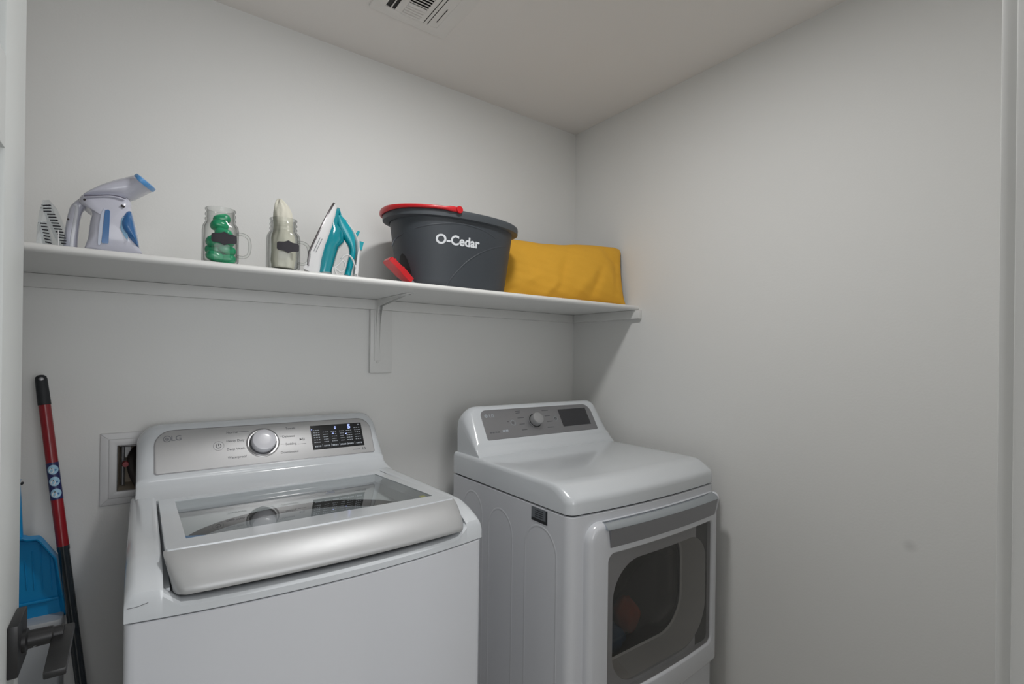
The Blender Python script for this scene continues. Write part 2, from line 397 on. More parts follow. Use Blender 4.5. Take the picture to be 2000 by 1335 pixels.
# ------------------------------------------------------------------ shelf
SZ = 1.589; SD = -.396
sh = thing('wall_shelf', (-1.2, -.1, 1.57), 'long white wall shelf holding the cleaning things', 'shelf')
bm = B(); prof = [(-.0005, 1.570), (-.0005, SZ)] + [(SD+.0095-.0095*math.sin(a*PI/6), (SZ+1.570)/2+.0095*math.cos(a*PI/6)) for a in range(0, 7)]
loft(bm, [[Vector((x, y, z)) for y, z in prof] for x in (XL+.001, -.0006)]); finish('shelf_board', bm, M_SHELF, sh)
bm = B(); box(bm, (XL+.001, -.019, 1.534), (-.0195, -.0005, 1.5695), .0015); finish('cleat', bm, M_SHELF, sh)
bm = B(); box(bm, (-.019, -.412, 1.534), (-.0006, -.0005, 1.5695), .0015); finish('cleat', bm, M_SHELF, sh)
bm = B(); box(bm, (-1.0105, -.0165, 1.3055), (-.929, -.0005, 1.5335), .0015); finish('backing_board', bm, M_SHELF, sh)
br = B()
bx = -.984
box(br, (bx-.0125, -.0192, 1.350), (bx+.0125, -.0166, 1.534), .001); box(br, (bx-.0125, -.022, 1.534), (bx+.0125, -.0192, 1.568), .001)
box(br, (bx-.0125, -.285, 1.5665), (bx+.0125, -.022, 1.5695), .0008)
loft(br, [[Vector((bx+s*.0085, y, z)) for y, z in ((-.019, 1.567), (-.25, 1.567), (-.22, 1.563), (-.045, 1.545), (-.026, 1.48), (-.0195, 1.372))] for s in (-1, -.75)])
loft(br, [[Vector((bx+s*.0085, y, z)) for y, z in ((-.019, 1.567), (-.25, 1.567), (-.22, 1.563), (-.045, 1.545), (-.026, 1.48), (-.0195, 1.372))] for s in (.75, 1)])
bo = finish('bracket', br, M_SHELF, sh, merge=False)
for (zz, yv) in ((1.345, -.0167), (1.52, -.0195)):
    bm = B(); lathe_axis(bm, Vector((bx, yv, zz)), -Y, [(.0001, .0025), (.003, .0023), (.0048, .0008), (.0048, 0), (.0001, 0)], 14); finish('screw', bm, M_TRIM, bo)
bm = B(); lathe_axis(bm, Vector((bx+.003, -.278, 1.5664)), -Z, [(.0001, .0025), (.003, .002), (.0045, 0), (.0001, 0)], 14); finish('screw', bm, M_SILVD, bo)

# ------------------------------------------------------------------ washer
WX, WH = -1.349, .343
def wbow(x): return .036*(1-clamp(abs(x-WX)/WH)**2)
def wyf(x): return -.752-wbow(x)
def plan(cx, half, yb, yf, bowf, rc, ins=0.0, n=28, rb=.01):
    """closed outline: back edge, right corner, bowed front, left corner"""
    h = half-ins; pts = [Vector((cx-h, yb-ins)), Vector((cx+h, yb-ins))]
    r = max(rc-ins*.3, .004)
    def fy(x): return yf(x)+ins
    yr = fy(cx+h-r); yl = fy(cx-h+r)
    for k in range(5): a = .5*PI*k/4; pts.append(Vector((cx+h-r+r*math.cos(a), yr+r-r*math.sin(a))))
    for k in range(1, n): x = cx+(h-r)*(1-2*k/n); pts.append(Vector((x, fy(x))))
    for k in range(5): a = .5*PI*k/4; pts.append(Vector((cx-h+r-r*math.sin(a), yl+r-r*math.cos(a))))
    return pts
wm = thing('washing_machine', (WX, -.4, 0), 'white top load washing machine with silver lid handle at the left', 'washer')
WB = -.035
def rings(spec, cx, half, yb, yf, rc): return [[Vector((p.x, p.y, z)) for p in plan(cx, half, yb, yf, None, rc, ins)] for ins, z in spec]
bm = B(); loft(bm, rings([(.0, .03), (0, .9285), (.002, .9305)], WX, WH, WB, wyf, .016)); finish('cabinet', bm, M_ENAM, wm)
bm = B(); loft(bm, rings([(.006, .001), (.006, .93), ], WX, WH-.02, WB-.02, wyf, .016)[:2]); finish('base', bm, M_DARKGAP, wm)
bm = B()
# top cover: two side blocks, front sill
def blockprof(x, drop):
    f = wyf(x)
    return [(f, .9335), (f, .968-drop), (f+.004, .979-drop), (f+.018, .988-drop), (f+.045, .9985-drop), (f+.075, 1.0065-drop), (f+.10, 1.0095-drop), (f+.20, 1.009-drop), (-.33, 1.0055-drop), (-.20, 1.003-drop), (-.16, 1.003-drop), (-.16, .9335)]
def block(xa, xb, outl):
    st = []
    for k in range(9):
        u = k/8; x = xa+(xb-xa)*u; e = abs(x-outl); inn = abs(x-(xb if outl == xa else xa))
        st.append((x, .016*(1-clamp(e/.016))**2+.004*(1-clamp(inn/.006))**2))
    xs = [xa, xa+.002, xa+.005, xa+.010, xa+.016, (xa+xb)/2, xb-.016, xb-.010, xb-.005, xb-.002, xb]
    R = []
    for x in xs:
        e = abs(x-outl); inn = min(abs(x-xa), abs(x-xb))
        drop = .014*(1-clamp(e/.016))**2.2 if e < .017 else .003*(1-clamp(inn/.006))**2
        R.append([Vector((x, y, z)) for y, z in blockprof(x, drop)])
    loft(bm, R)
LX0, LX1 = -1.640, -1.053
block(WX-WH, LX0, WX-WH); block(LX1, WX+WH, WX+WH)
R = []
for k in range(25):
    x = LX0+(LX1-LX0)*k/24; f = wyf(x); e = min(x-LX0, LX1-x); c = .022*(1-clamp(e/.04))**2.5
    R.append([Vector((x, y, z)) for y, z in ((f, .9335), (f, .9455+c), (f+.004, .951+c), (f+.012, .9535+c), (f+.026, .953+c), (f+.04, .949+c), (f+.055, .944+c), (-.675, .944), (-.672, .9335))])
loft(bm, R)
box(bm, (LX0, -.215, .9335), (LX1, -.16, 1.000), .002)
box(bm, (LX0-.001, -.74, .9335), (LX0+.010, -.21, .972)); box(bm, (LX1-.010, -.74, .9335), (LX1+.001, -.21, .972))
finish('top_cover', bm, M_PLAST, wm, merge=False)
def dense(poly, m=6):
    o = []
    for i, p in enumerate(poly):
        q = poly[(i+1) % len(poly)]; o.append(p)
        if (q-p).length > .05:
            for k in range(1, m*4): o.append(p.lerp(q, k/(m*4)))
    return o
# lid
def lz(y): return 1.0+.022*clamp((-.235-y)/.41, -.3, 1.3)
lid = bpy.data.objects.new('lid', None); COL.objects.link(lid); lid.parent = wm; lid.location = (0, 0, 0); lid['_abs'] = (WX, -.4, 0.0)
lid['_abs'] = tuple(wm['_abs'])
bm = B(); GX0, GX1, GY0, GY1 = -1.602, -1.083, -.645, -.262
o1 = dense(rrect(LX0+.004, -.702, LX1-.003, -.222, (.006, .006, .02, .02), 5)); i1 = dense(rrect(GX0, GY0, GX1, GY1, .002, 5))
assert len(o1) == len(i1)
for p in o1:
    if p.y < -.69: p.y -= .016*(1-((p.x-WX)/.30)**2)
n = len(o1)
R = [[Vector((p.x, p.y, lz(p.y)-.025)) for p in o1], [Vector((p.x, p.y, lz(p.y)-.003)) for p in o1],
     [Vector((WX+(p.x-WX)*.996, -.47+(p.y+.47)*.997, lz(p.y))) for p in o1], [Vector((p.x, p.y, lz(p.y)-.0005)) for p in i1], [Vector((p.x, p.y, lz(p.y)-.025)) for p in i1]]
V = [[bm.verts.new(p) for p in r] for r in R]; V.append(V[0])
for a, b in zip(V, V[1:]):
    for i in range(n): j = (i+1) % n; bm.faces.new((a[i], a[j], b[j], b[i]))
finish('lid_frame', bm, M_PLAST, lid)
bm = B(); v = [bm.verts.new((x, y, lz(y)-.0022)) for x, y in ((GX0-.0005, GY0-.0005), (GX1+.0005, GY0-.0005), (GX1+.0005, GY1+.0005), (GX0-.0005, GY1+.0005))]; bm.faces.new(v)
finish('lid_glass', bm, M_LIDGL, lid)
bm = B(); prof = [(-.697, 1.0243), (-.712, 1.0195), (-.728, 1.011), (-.744, 1.0005), (-.757, .989), (-.766, .979), (-.7695, .972), (-.768, .966), (-.760, .963), (-.745, .964), (-.70, .985)]
R = []; xs = [LX0+.001, LX0+.004, LX0+.010, LX0+.022]+[LX0+.022+(LX1-LX0-.044)*k/20 for k in range(1, 20)]+[LX1-.022, LX1-.010, LX1-.004, LX1-.001]
for x in xs:
    e = min(x-LX0, LX1-x); s = math.sqrt(1-(1-clamp(e/.022))**2) if e < .022 else 1; s = .55+.45*s
    b = .016*(1-((x-WX)/.30)**2)
    sk = .013 if True else 0
    R.append([Vector((x+(sk if x < WX else -.004)*clamp((1.02-z)/.05)*clamp(1-e/.1), -.70+(y+.70)*s-b, 1.0-.0+(z-1.0)*(.75+.25*s))) for y, z in prof])
loft(bm, R); finish('lid_handle', bm, M_HANDLE, lid, ang=50)
# inside
bm = B(); TZ = .952
seg = 48; c0 = Vector((WX+.015, -.475))
NT = 96; hx, hy = (LX1-LX0)/2-.012, .234; cxl = (LX0+LX1)/2
def tubr(z, a, b, cx, cy, n): return sring(cx, cy, z, a, b, n, NT)
R = [tubr(.985, hx+.004, hy, cxl, -.446, 14), tubr(TZ+.012, hx-.004, hy-.004, cxl, -.448, 9), tubr(TZ, hx-.012, hy-.012, cxl, -.450, 6), tubr(TZ-.002, .279, .207, c0.x, c0.y, 2), tubr(TZ-.005, .274, .202, c0.x, c0.y, 2)]
loft(bm, R, cap0=False, cap1=False); finish('tub_cover', bm, M_TUB, wm)
bm = B(); R = [tubr(z, .272*k, .200*k, c0.x, c0.y, 2) for k, z in ((1.005, TZ-.0052), (1.0, TZ-.012), (.96, TZ-.03), (.93, TZ-.05), (.93, TZ-.36), (.7, TZ-.40), (.02, TZ-.40))]
loft(bm, R, cap0=False, cap1=True); finish('drum', bm, M_DRUM, wm)
def sticker(name, px, py, r, m, par, z, lab):
    p = at(px, py, 'z', z); bm = B(); lathe_axis(bm, Vector((p.x, p.y, z)), Z, [(.0001, 0), (r, 0), (r, .0006), (.0001, .0006)], 24)
    s = finish(name, bm, m, par); s['label'] = lab
p = at(645, 967, 'y', -.2275); bm = B(); lathe_axis(bm, p, -Y, [(.0001, 0), (.016, 0), (.016, .001), (.0001, .001)], 24); s = finish('sticker', bm, M_STBLUE, wm); s['label'] = 'round blue sticker seen through the lid glass'
bm = B(); prism(bm, [Vector((GX0+.001, -.6445)), Vector((GX0+.085, -.6445)), Vector((GX0+.035, -.630)), Vector((GX0+.001, -.614))], Matrix.Identity(4), 1.0165, 1.0170); s = finish('sticker', bm, M_STBLUEL, wm); s['label'] = 'light blue sticker at the front left of the lid opening'
bm = B(); box(bm, (GX1-.022, -.628, 1.0155), (GX1-.008, -.612, 1.0160)); s = finish('sticker', bm, mat('yellow_sticker', 'c9c43c', .6), wm); s['label'] = 'small yellow sticker at the front right of the lid opening'
bm = B(); sweep(bm, [Vector((x, wyf(x)-.0002, z)) for x, z in ((-1.688, .9575), (-1.676, .958), (-1.660, .9625))], .0005, 6); sc_ = finish('scuff', bm, M_INK, wm); sc_['label'] = 'thin dark scratch on the front left corner'
# console
def console(cx, half, prof, zbase, ztop, r, parent):
    xs = [0, .0015, .005, .011, .019, .029, .040, .052, .07]
    xs = [cx-half+a for a in xs]+[cx+half*(k/6-.5)*1.5 for k in range(1, 6)]+[cx+half-a for a in reversed(xs)]
    bm = B(); R = []
    for x in xs:
        d = min(x-cx+half, cx+half-x); drop = r-math.sqrt(max(0, r*r-(r-d)**2)) if d < r else 0
        fl = .010*(1-clamp(d/.03))**2
        row = []
        for y, z in prof:
            zz = zbase+(z-zbase)*(ztop-drop-zbase)/(ztop-zbase) if z > zbase else z
            row.append(Vector((x, y+fl*clamp((z-zbase)/(ztop-zbase)), zz)))
        R.append(row)
    loft(bm, R); return finish('console', bm, M_PLAST, parent, ang=40)
wprof = [(-.232, .999), (-.212, 1.002), (-.190, 1.007), (-.172, 1.0150), (-.160, 1.0215), (-.1535, 1.0265), (-.1515, 1.032), (-.1505, 1.040), (-.1455, 1.046), (-.0800, 1.157), (-.0715, 1.1655), (-.060, 1.170), (-.048, 1.168), (-.040, 1.158), (-.036, 1.14), (-.036, .96), (-.232, .96)]
wc = console(WX+.003, .335, wprof, 1.0, 1.170, .055, wm)
def panelframe(xl, y0, z0, y1, z1): return fr(Vector((xl, y0, z0)), X, Vector((0, y1-y0, z1-z0)))
PM = panelframe(WX, -.1455, 1.046, -.08, 1.157); PI_ = PM.inverted(); PN = PM.to_3x3() @ Z; PO = PM.translation
def loc2(px, py, M=None): 
    M = M or PM
    q = M.inverted() @ hit(px, py, M.translation+(M.to_3x3() @ Z)*.002, M.to_3x3() @ Z); return Vector((q.x, q.y))
a = loc2(302.5, 926); b = loc2(731, 880); hP = .1235
pan_l, pan_r = a.x, b.x
poly = rrect(pan_l, .002, pan_r, hP, (.006, .006, .042, .042), 8)
bm = B(); prism(bm, rrect(pan_l-.0022, -.0002, pan_r+.0022, hP+.0022, (.007, .007, .044, .044), 8), PM, -.004, .0009); finish('panel_gasket', bm, M_SILVD, wc)
bm = B(); prism(bm, poly, PM, -.003, .002, .0008); cp = finish('control_panel', bm, M_SILV, wm)
def knob(px, py, rd, rk, h, M, par, m1, m2, dm):
    c = loc2(px, py, M); O = M @ Vector((c.x, c.y, .0022)); N = M.to_3x3() @ Z
    bm = B(); lathe_axis(bm, O, N, [(.0001, 0), (rd, 0), (rd, .0015), (rd-.0025, .002), (rd-.004, .0008), (.0001, .0008)], 48); finish('dial_ring', bm, m2, par)
    bm = B(); lathe_axis(bm, O, N, [(rk*.98, .0005), (rk, h*.55), (rk*.985, h*.8), (rk*.93, h*.93), (rk*.80, h), (rk*.4, h*1.03), (.0001, h*1.035)], 48); d = finish('dial', bm, m1, par)
    bm = B(); lathe_axis(bm, O, N, [(.0001, .0009), (rk*1.12, .0009), (rk*1.12, .0016), (.0001, .0016)], 40); finish('dial_shadow_gap', bm, dm, par)
M_KNOB = mat('dial_white', 'dcdce2', .3, coat=.3)
knob(514, 863.5, .0455, .0335, .026, PM, cp, M_KNOB, mat('dial_ring_metal', 'b9b9bb', .25, metal=.8), mat('dial_gap_grey', '55565a', .5))
ink = B()
def ptext(bm, s, px, py, size, M, al='CENTER', bold=0): 
    c = loc2(px, py, M); text(bm, s, M @ Matrix.Translation((c.x, c.y, .0022)), size, bold, .0002, al)
for s, px, py in (('Normal', 453.5, 844), ('Heavy Duty', 460, 860), ('Deep Wash', 461, 876), ('Waterproof', 463.5, 892), ('Towels', 567, 836), ('Delicates', 563.5, 851.5), ('Bedding', 568.5, 866), ('Downloaded', 566, 882)): ink = B(); ptext(ink, s, px, py, .0098, PM); finish('lettering', ink, M_INK, cp, merge=False)
ink = B()
def bar(bm, px0, py0, px1, py1, h, M, d0=.0021, d1=.0025):
    a, b = loc2(px0, py0, M), loc2(px1, py1, M); t = (b-a).normalized(); nn = Vector((-t.y, t.x))*h/2
    prism(bm, [a-nn, b-nn, b+nn, a+nn], M, d0, d1)
for q in ((464, 843.3, 486, 842), (483, 859, 486, 858.8), (482, 874.6, 485, 874.4), (546, 851.5, 552, 851.3), (548, 867, 556, 866.5), (582, 866.8, 598, 865.4)):
    ink = B(); bar(ink, *q, .0009, PM); finish('pointer_line', ink, M_INK, cp, merge=False)
# power mark and play mark
def ringmark(bm, px, py, r, wd, M, a0=0, a1=2*PI, seg=24):
    c = loc2(px, py, M)
    for k in range(seg):
        t0 = a0+(a1-a0)*k/seg; t1 = a0+(a1-a0)*(k+1)/seg
        prism(bm, [c+Vector((math.cos(t0), math.sin(t0)))*(r-wd/2), c+Vector((math.cos(t0), math.sin(t0)))*(r+wd/2), c+Vector((math.cos(t1), math.sin(t1)))*(r+wd/2), c+Vector((math.cos(t1), math.sin(t1)))*(r-wd/2)], M, .0021, .0025)
ink = B(); ringmark(ink, 427, 870.5, .0062, .0016, PM, PI/2+.6, 2.5*PI-.6); bar(ink, 426.6, 866, 427, 871, .0016, PM)
finish('power_mark', ink, M_INK, cp, merge=False); ink = B()
c = loc2(588, 857.3); prism(ink, [c+Vector((-.004, -.004)), c+Vector((.003, 0)), c+Vector((-.004, .004))], PM, .0021, .0025)
for dx in (.005, .0085): prism(ink, [c+Vector((dx, -.004)), c+Vector((dx+.0016, -.004)), c+Vector((dx+.0016, .004)), c+Vector((dx, .004))], PM, .0021, .0025)
finish('play_mark', ink, M_INK, cp, merge=False); ink = B()
ptext(ink, '10', 710.5, 875, .0125, PM, bold=.0003); bar(ink, 690, 877, 703, 876, .002, PM)
finish('lettering', ink, M_INK, cp, merge=False)
lg = B(); c = loc2(326.5, 857)
ringmark(lg, 326.5, 857, .0085, .0022, PM); ringmark(lg, 326.5, 857, .0038, .0022, PM, PI*.6, PI*2, 16); prism(lg, [c+Vector((math.cos(k*PI/12)*.0032+.001, math.sin(k*PI/12)*.0032)) for k in range(24)], PM, .0021, .0024)
finish('logo', lg, M_INKLOGO, cp, merge=False)
lg = B(); ptext(lg, 'LG', 344.5, 855.5, .021, PM, bold=.0004); finish('lettering', lg, M_INKLOGO, cp, merge=False)
lg = B(); ringmark(lg, 427, 870.5, .0135, .0007, PM); finish('button_ring', lg, M_INKLOGO, cp, merge=False)
def screen(quad, M, m, par):
    q = [loc2(*p, M) for p in quad]; x0 = (q[0].x+q[3].x)/2; x1 = (q[1].x+q[2].x)/2; y1 = (q[0].y+q[1].y)/2; y0 = (q[2].y+q[3].y)/2
    bm = B(); prism(bm, rrect(x0, y0, x1, y1, .0008, 2), M, .0015, .0024); return finish('display', bm, m, par), (x0, y0, x1, y1)
disp, (x0, y0, x1, y1) = screen(((605.5, 831.5), (702.5, 825), (713.5, 869), (611.5, 878)), PM, M_SCREEN, cp)
ml = B(); W_, H_ = x1-x0, y1-y0
def mark(bm, u, v, wd, h, d=.0027): prism(bm, [Vector((x0+u*W_-wd*W_/2, y0+v*H_-h*H_/2)), Vector((x0+u*W_+wd*W_/2, y0+v*H_-h*H_/2)), Vector((x0+u*W_+wd*W_/2, y0+v*H_+h*H_/2)), Vector((x0+u*W_-wd*W_/2, y0+v*H_+h*H_/2))], PM, .0023, d)
for col, u in enumerate((.10, .27, .43, .585, .73, .90)):
    for row, v in enumerate((.80, .70, .60, .50, .40, .30)):
        if row == 0 and col in (1, 2, 3, 4): continue
        wd = random.uniform(.07, .12) if col in (1, 2, 3) else .125
        for s in range(3): mark(ml, u+(s-1)*wd/3, v, wd/3*random.uniform(.55, .9), .028 if col else .034)
    for s in range(4): mark(ml, u+(s-1.5)*.03, .13, .022, .06)
    if col < 5: mark(ml, u+.085, .14, .006, .12)
mark(ml, .94, .92, .035, .05); finish('display_lettering', ml, M_INKL, disp, merge=False)
ll = B(); c = Vector((x0+.745*W_, y0+.86*H_)); text(ll, '5', PM @ Matrix.Translation((c.x, c.y, .0026)), .021, .0004); finish('display_digit', ll, M_LED, disp, merge=False); ll = B(); text(ll, '0', PM @ Matrix.Translation((x0+.47*W_, y0+.85*H_, .0026)), .013, .0002); finish('display_digit', ll, M_LED, disp, merge=False); ll = B()
mark(ll, .415, .62, .02, .035); mark(ll, .665, .56, .025, .04); mark(ll, .02, .84, .012, .04); finish('display_light', ll, M_LED, disp, merge=False)

# ------------------------------------------------------------------ dryer
DC, DH = -.405, .343
def dbow(x): return .020*(1-clamp(abs(x-DC)/DH)**2)
def dyf(x): return -.787-dbow(x)
DB = -.168
dr = thing('clothes_dryer', (DC, -.45, 0), 'white front load clothes dryer in the corner by the right wall', 'dryer')
bm = B(); loft(bm, rings([(.0, .02), (0, .9385), (.003, .9405)], DC, DH, DB, dyf, .028)); 
cab = finish('cabinet', bm, M_ENAM, dr)
bm = B(); loft(bm, rings([(.007, .94), (.007, .946)], DC, DH, DB, dyf, .028)); finish('seam', bm, M_DARKGAP, dr)
bm = B(); R = []
es = [0, .0012, .003, .006, .010, .016, .024, .034, .05, .08]
for x in [DC-DH+e for e in es]+[DC+DH*(k/8-.5)*1.45 for k in range(1, 8)]+[DC+DH-e for e in reversed(es)]:
    e = min(x-DC+DH, DC+DH-x); q = .026; yf = dyf(x)+(q-math.sqrt(max(0, q*q-(q-e)**2)) if e < q else 0)
    dp = .012*(1-clamp(e/.008))**2.5+.004*(1-clamp(e/.05))**2
    R.append([Vector((x, y, z)) for y, z in ((yf, .9455), (yf, .974-dp*.3), (yf+.0015, .982-dp*.6), (yf+.006, .9895-dp), (yf+.016, .9965-dp), (yf+.032, 1.0065-dp), (yf+.046, 1.0145-dp), (yf+.060, 1.0195-dp), (yf+.09, 1.0215-dp), (-.45, 1.0225-dp), (-.30, 1.0225-dp), (DB, 1.0225-dp), (DB, .9455))])
loft(bm, R); finish('top_cover', bm, M_PLAST, dr, ang=60)
dprof = [(-.322, 1.010), (-.3195, 1.022), (-.310, 1.034), (-.301, 1.046), (-.296, 1.054), (-.294, 1.061), (-.287, 1.069), (-.222, 1.1735), (-.213, 1.181), (-.201, 1.1845), (-.189, 1.182), (-.181, 1.172), (-.177, 1.15), (-.172, .99), (-.322, .99)]
dc = console(DC+.007, .337, dprof, 1.02, 1.1845, .055, dr)
DM = panelframe(DC, -.287, 1.069, -.222, 1.1735)
a = loc2(955, 861, DM); b = loc2(1167, 833, DM); t = loc2(1040, 794, DM)
pl, pr_ = loc2(939, 815, DM).x*.5+a.x*.5, b.x
bm = B(); prism(bm, rrect(pl, .002, pr_, .1195, (.006, .006, .040, .026), 8), DM, -.003, .0015, .0006); dp = finish('control_panel', bm, M_SILVD, dr)
knob(1045, 821, .031, .0245, .028, DM, dp, mat('dial_grey', '9d9d9e', .35), M_SILVD, M_DARKGAP)
ink = B()
for px0, py0, px1, py1 in ((1006, 803, 1015, 802), (1007, 806.5, 1015, 805.5), (1011, 816, 1023, 815), (1015, 828, 1025, 827), (1020, 839, 1030, 838), (1058, 801.5, 1070, 800.5), (1064, 812, 1074, 811), (1069, 823, 1080, 821.5), (1070, 834, 1083, 833), (991, 823, 994, 823)): bar(ink, px0, py0, px1, py1, .0032, DM, .0014, .0019)
for k in range(4): bar(ink, 957+k*5.3, 845-k*.5, 961+k*5.3, 844.6-k*.5, .0048, DM, .0014, .0019)
ringmark(ink, 1085, 816.5, .004, .004, DM); ringmark(ink, 1002, 825, .004, .0016, DM)
finish('lettering', ink, M_INK, dp, merge=False)
lg = B(); ringmark(lg, 949, 812.5, .0045, .0045, DM); finish('logo', lg, M_INKL, dp, merge=False); lg = B(); ptext(lg, 'LG', 960, 812, .018, DM, bold=.0003); finish('lettering', lg, M_INKL, dp, merge=False); lg = B(); ringmark(lg, 1002, 825, .0105, .0014, DM); ringmark(lg, 1085, 816.5, .009, .001, DM)
for k in range(2): bar(lg, 982+k*6, 841.5-k*.7, 987+k*6, 841-k*.7, .008, DM, .0014, .0019)
finish('button_ring', lg, M_INKL, dp, merge=False)
screen(((1088.5, 799), (1141.5, 796), (1154.5, 827), (1101.5, 832)), DM, M_SCREEND, dp)
# embossed arches on the cabinet side
em = B()
for yc, zt, hw in ((-.30, .905, .062), (-.465, .8845, .065), (-.665, .886, .07)):
    path = [Vector((-.748, yc+hw, .12))]+[Vector((-.748, yc+hw*math.cos(PI*k/16), zt-.075+.075*math.sin(PI*k/16))) for k in range(17)]+[Vector((-.748, yc-hw, .12))]
    sweep(em, path, (.004, .0006), 8, refdir=-X)
finish('side_embossing', em, M_ENAM, cab, merge=False)
bm = B(); prism(bm, rrect(-.696, .8955, -.624, .9355, .001, 1), fr(Vector((-.748, 0, 0)), Y, Z) @ Matrix.Diagonal((1, 1, -1, 1)), 0, .0006); rl = finish('rating_label', bm, mat('label_grey', '6f747a', .5), dr); rl['label'] = 'grey printed rating label on the side'
bm = B(); MLb = fr(Vector((-.748, 0, 0)), Y, Z) @ Matrix.Diagonal((1, 1, -1, 1))
prism(bm, rrect(-.695, .896, -.625, .9045, .0005, 1), MLb, .0005, .0009); prism(bm, rrect(-.6945, .904, -.6885, .934, .0005, 1), MLb, .0005, .0009)
for r_ in range(4):
    for c_ in range(3): prism(bm, rrect(-.648+c_*.0-.014-.008*c_, .909+r_*.006, -.641-.014*c_, .911+r_*.006, .0003, 1), MLb, .0005, .0009)
finish('label_print', bm, mat('label_ink', '26282b', .6), rl, merge=False)
# door
dd = bpy.data.objects.new('door', None); COL.objects.link(dd); dd.parent = dr; dd['_abs'] = tuple(dr['_abs'])
MD = Matrix(((1, 0, 0, 0), (0, 0, -1, 0), (0, 1, 0, 0), (0, 0, 0, 1)))      # local (x, z, outward)
D0 = .795
def bowv(bm):
    for v in bm.verts: v.co.y -= dbow(v.co.x)-.008
NS = 10
out_ = rrect(-.700, .345, -.082, .9175, (.02, .02, .02, .05), NS); win = rrect(-.628, .424, -.124, .8255, (.02, .02, .012, .02), NS)
DO, DI = dense(out_), dense(win)
bm = B(); frame_prism(bm, DO, DI, MD, D0-.012, D0+.024, .017, 6); bowv(bm); finish('door_frame', bm, M_ENAM, dd, ang=50)
bm = B(); prism(bm, dense(rrect(-.704, .341, -.079, .9215, (.022, .022, .022, .052), NS)), MD, D0-.02, D0-.0125); 
for v in bm.verts: v.co.y -= dbow(v.co.x)-.004
finish('door_gap', bm, M_DARKGAP, dd)
# handle strip: chrome top slope and grey pull face
HX0, HX1 = -.630, -.108
def strip(name, prof, m, xa, xb, skew=0):
    bm = B(); R = []
    for k in range(21):
        x = xa+(xb-xa)*k/20; R.append([Vector((x+skew*(z-.87)*(1-2*k/20), -D0-d-dbow(x)+.008, z)) for d, z in prof])
    loft(bm, R); return finish(name, bm, m, dd)
strip('handle_top', [(.010, .9182), (.0175, .9165), (.0250, .9125), (.0325, .9040), (.0340, .9000), (.0325, .8985), (.010, .90)], M_CHROME, -.645, -.100)
strip('handle_face', [(.0328, .8986), (.0262, .8475), (.0145, .8475), (.0145, .8986)], M_SILVD, HX0, HX1, -.12)
for xx, w_ in ((-.097, .008),):
    bm = B(); R = []
    pr4 = [(.012, .919), (.022, .9175), (.031, .912), (.0345, .902), (.0335, .89), (.028, .865), (.024, .85), (.012, .84)]
    for s in (-1, -.6, 0, .6, 1):
        k_ = math.sqrt(max(0.05, 1-s*s))
        R.append([Vector((xx+s*w_, -D0-.012-(d-.012)*k_-dbow(xx)+.008, z)) for d, z in pr4])
    loft(bm, R); finish('handle_end', bm, M_ENAM, dd, ang=60)
bm = B(); g = dense(rrect(-.630, .422, -.122, .817, .02, NS)); 
vs = []
for i in range(25):
    x = -.630+(.508)*i/24; vs.append([bm.verts.new((x, -D0-.0165-dbow(x)+.008, z)) for z in (.422, .8275)])
for a, b in zip(vs, vs[1:]): bm.faces.new((a[0], b[0], b[1], a[1]))
finish('door_glass', bm, M_DOORGL, dd)
M_RINGP = mat('ring_plastic', 'e8e8e6', .4, emit=None)
ho = rrect(-.592, .434, -.132, .786, (.09, .13, .09, .11), 12); hi = rrect(-.575, .443, -.148, .772, (.08, .12, .08, .10), 12); n = len(ho)
pnl = rrect(-.632, .42, -.12, .832, .02, 12)
bm = B(); R = [[MD @ Vector((p.x, p.y, D0+.004)) for p in pnl], [MD @ Vector((p.x, p.y, D0+.004)) for p in ho]]
loft(bm, R, cap0=False, cap1=False); finish('inner_panel', bm, mat('inner_panel_grey', '4a4948', .5), dd)
bm = B(); R = [[MD @ Vector((p.x, p.y, D0+.0035)) for p in ho], [MD @ Vector((p.x, p.y, D0-.075)) for p in hi], [MD @ Vector((p.x*.97-.362*.03, p.y*.97+.607*.03, D0-.08)) for p in hi]]
loft(bm, R, cap0=False, cap1=False); finish('inner_ring', bm, M_RINGP, dd)
bm = B(); R = []
for s, d in ((.965, -.078), (.94, -.10), (.86, -.122), (.6, -.14), (.02, -.146)): R.append([MD @ Vector((-.362+(p.x+.362)*s, .607+(p.y-.607)*s, D0+d)) for p in hi])
loft(bm, R, cap0=False, cap1=False); finish('door_bowl', bm, M_CLEARPL, dd)
# drum seen behind the bowl
bm = B(); cD = Vector((DC+.02, 0, .60)); R = []
for r, y in ((.235, -.705), (.285, -.68), (.285, -.28), (.26, -.262), (.01, -.26)): R.append([Vector((cD.x+r*math.cos(2*PI*k/48), y, cD.z+r*math.sin(2*PI*k/48))) for k in range(48)])
loft(bm, R, cap0=False, cap1=False); 
finish('drum', bm, M_DRUM, dr)
for a_ in (.3, 2.4, 4.5):
    bm = B(); d_ = Vector((math.cos(a_), 0, math.sin(a_))); p0 = cD+d_*.275; sweep(bm, [Vector((p0.x, -.66, p0.z)), Vector((p0.x, -.47, p0.z)), Vector((p0.x, -.30, p0.z))], (.018, .03), 12, refdir=d_); finish('drum_vane', bm, M_DRUM, dr)
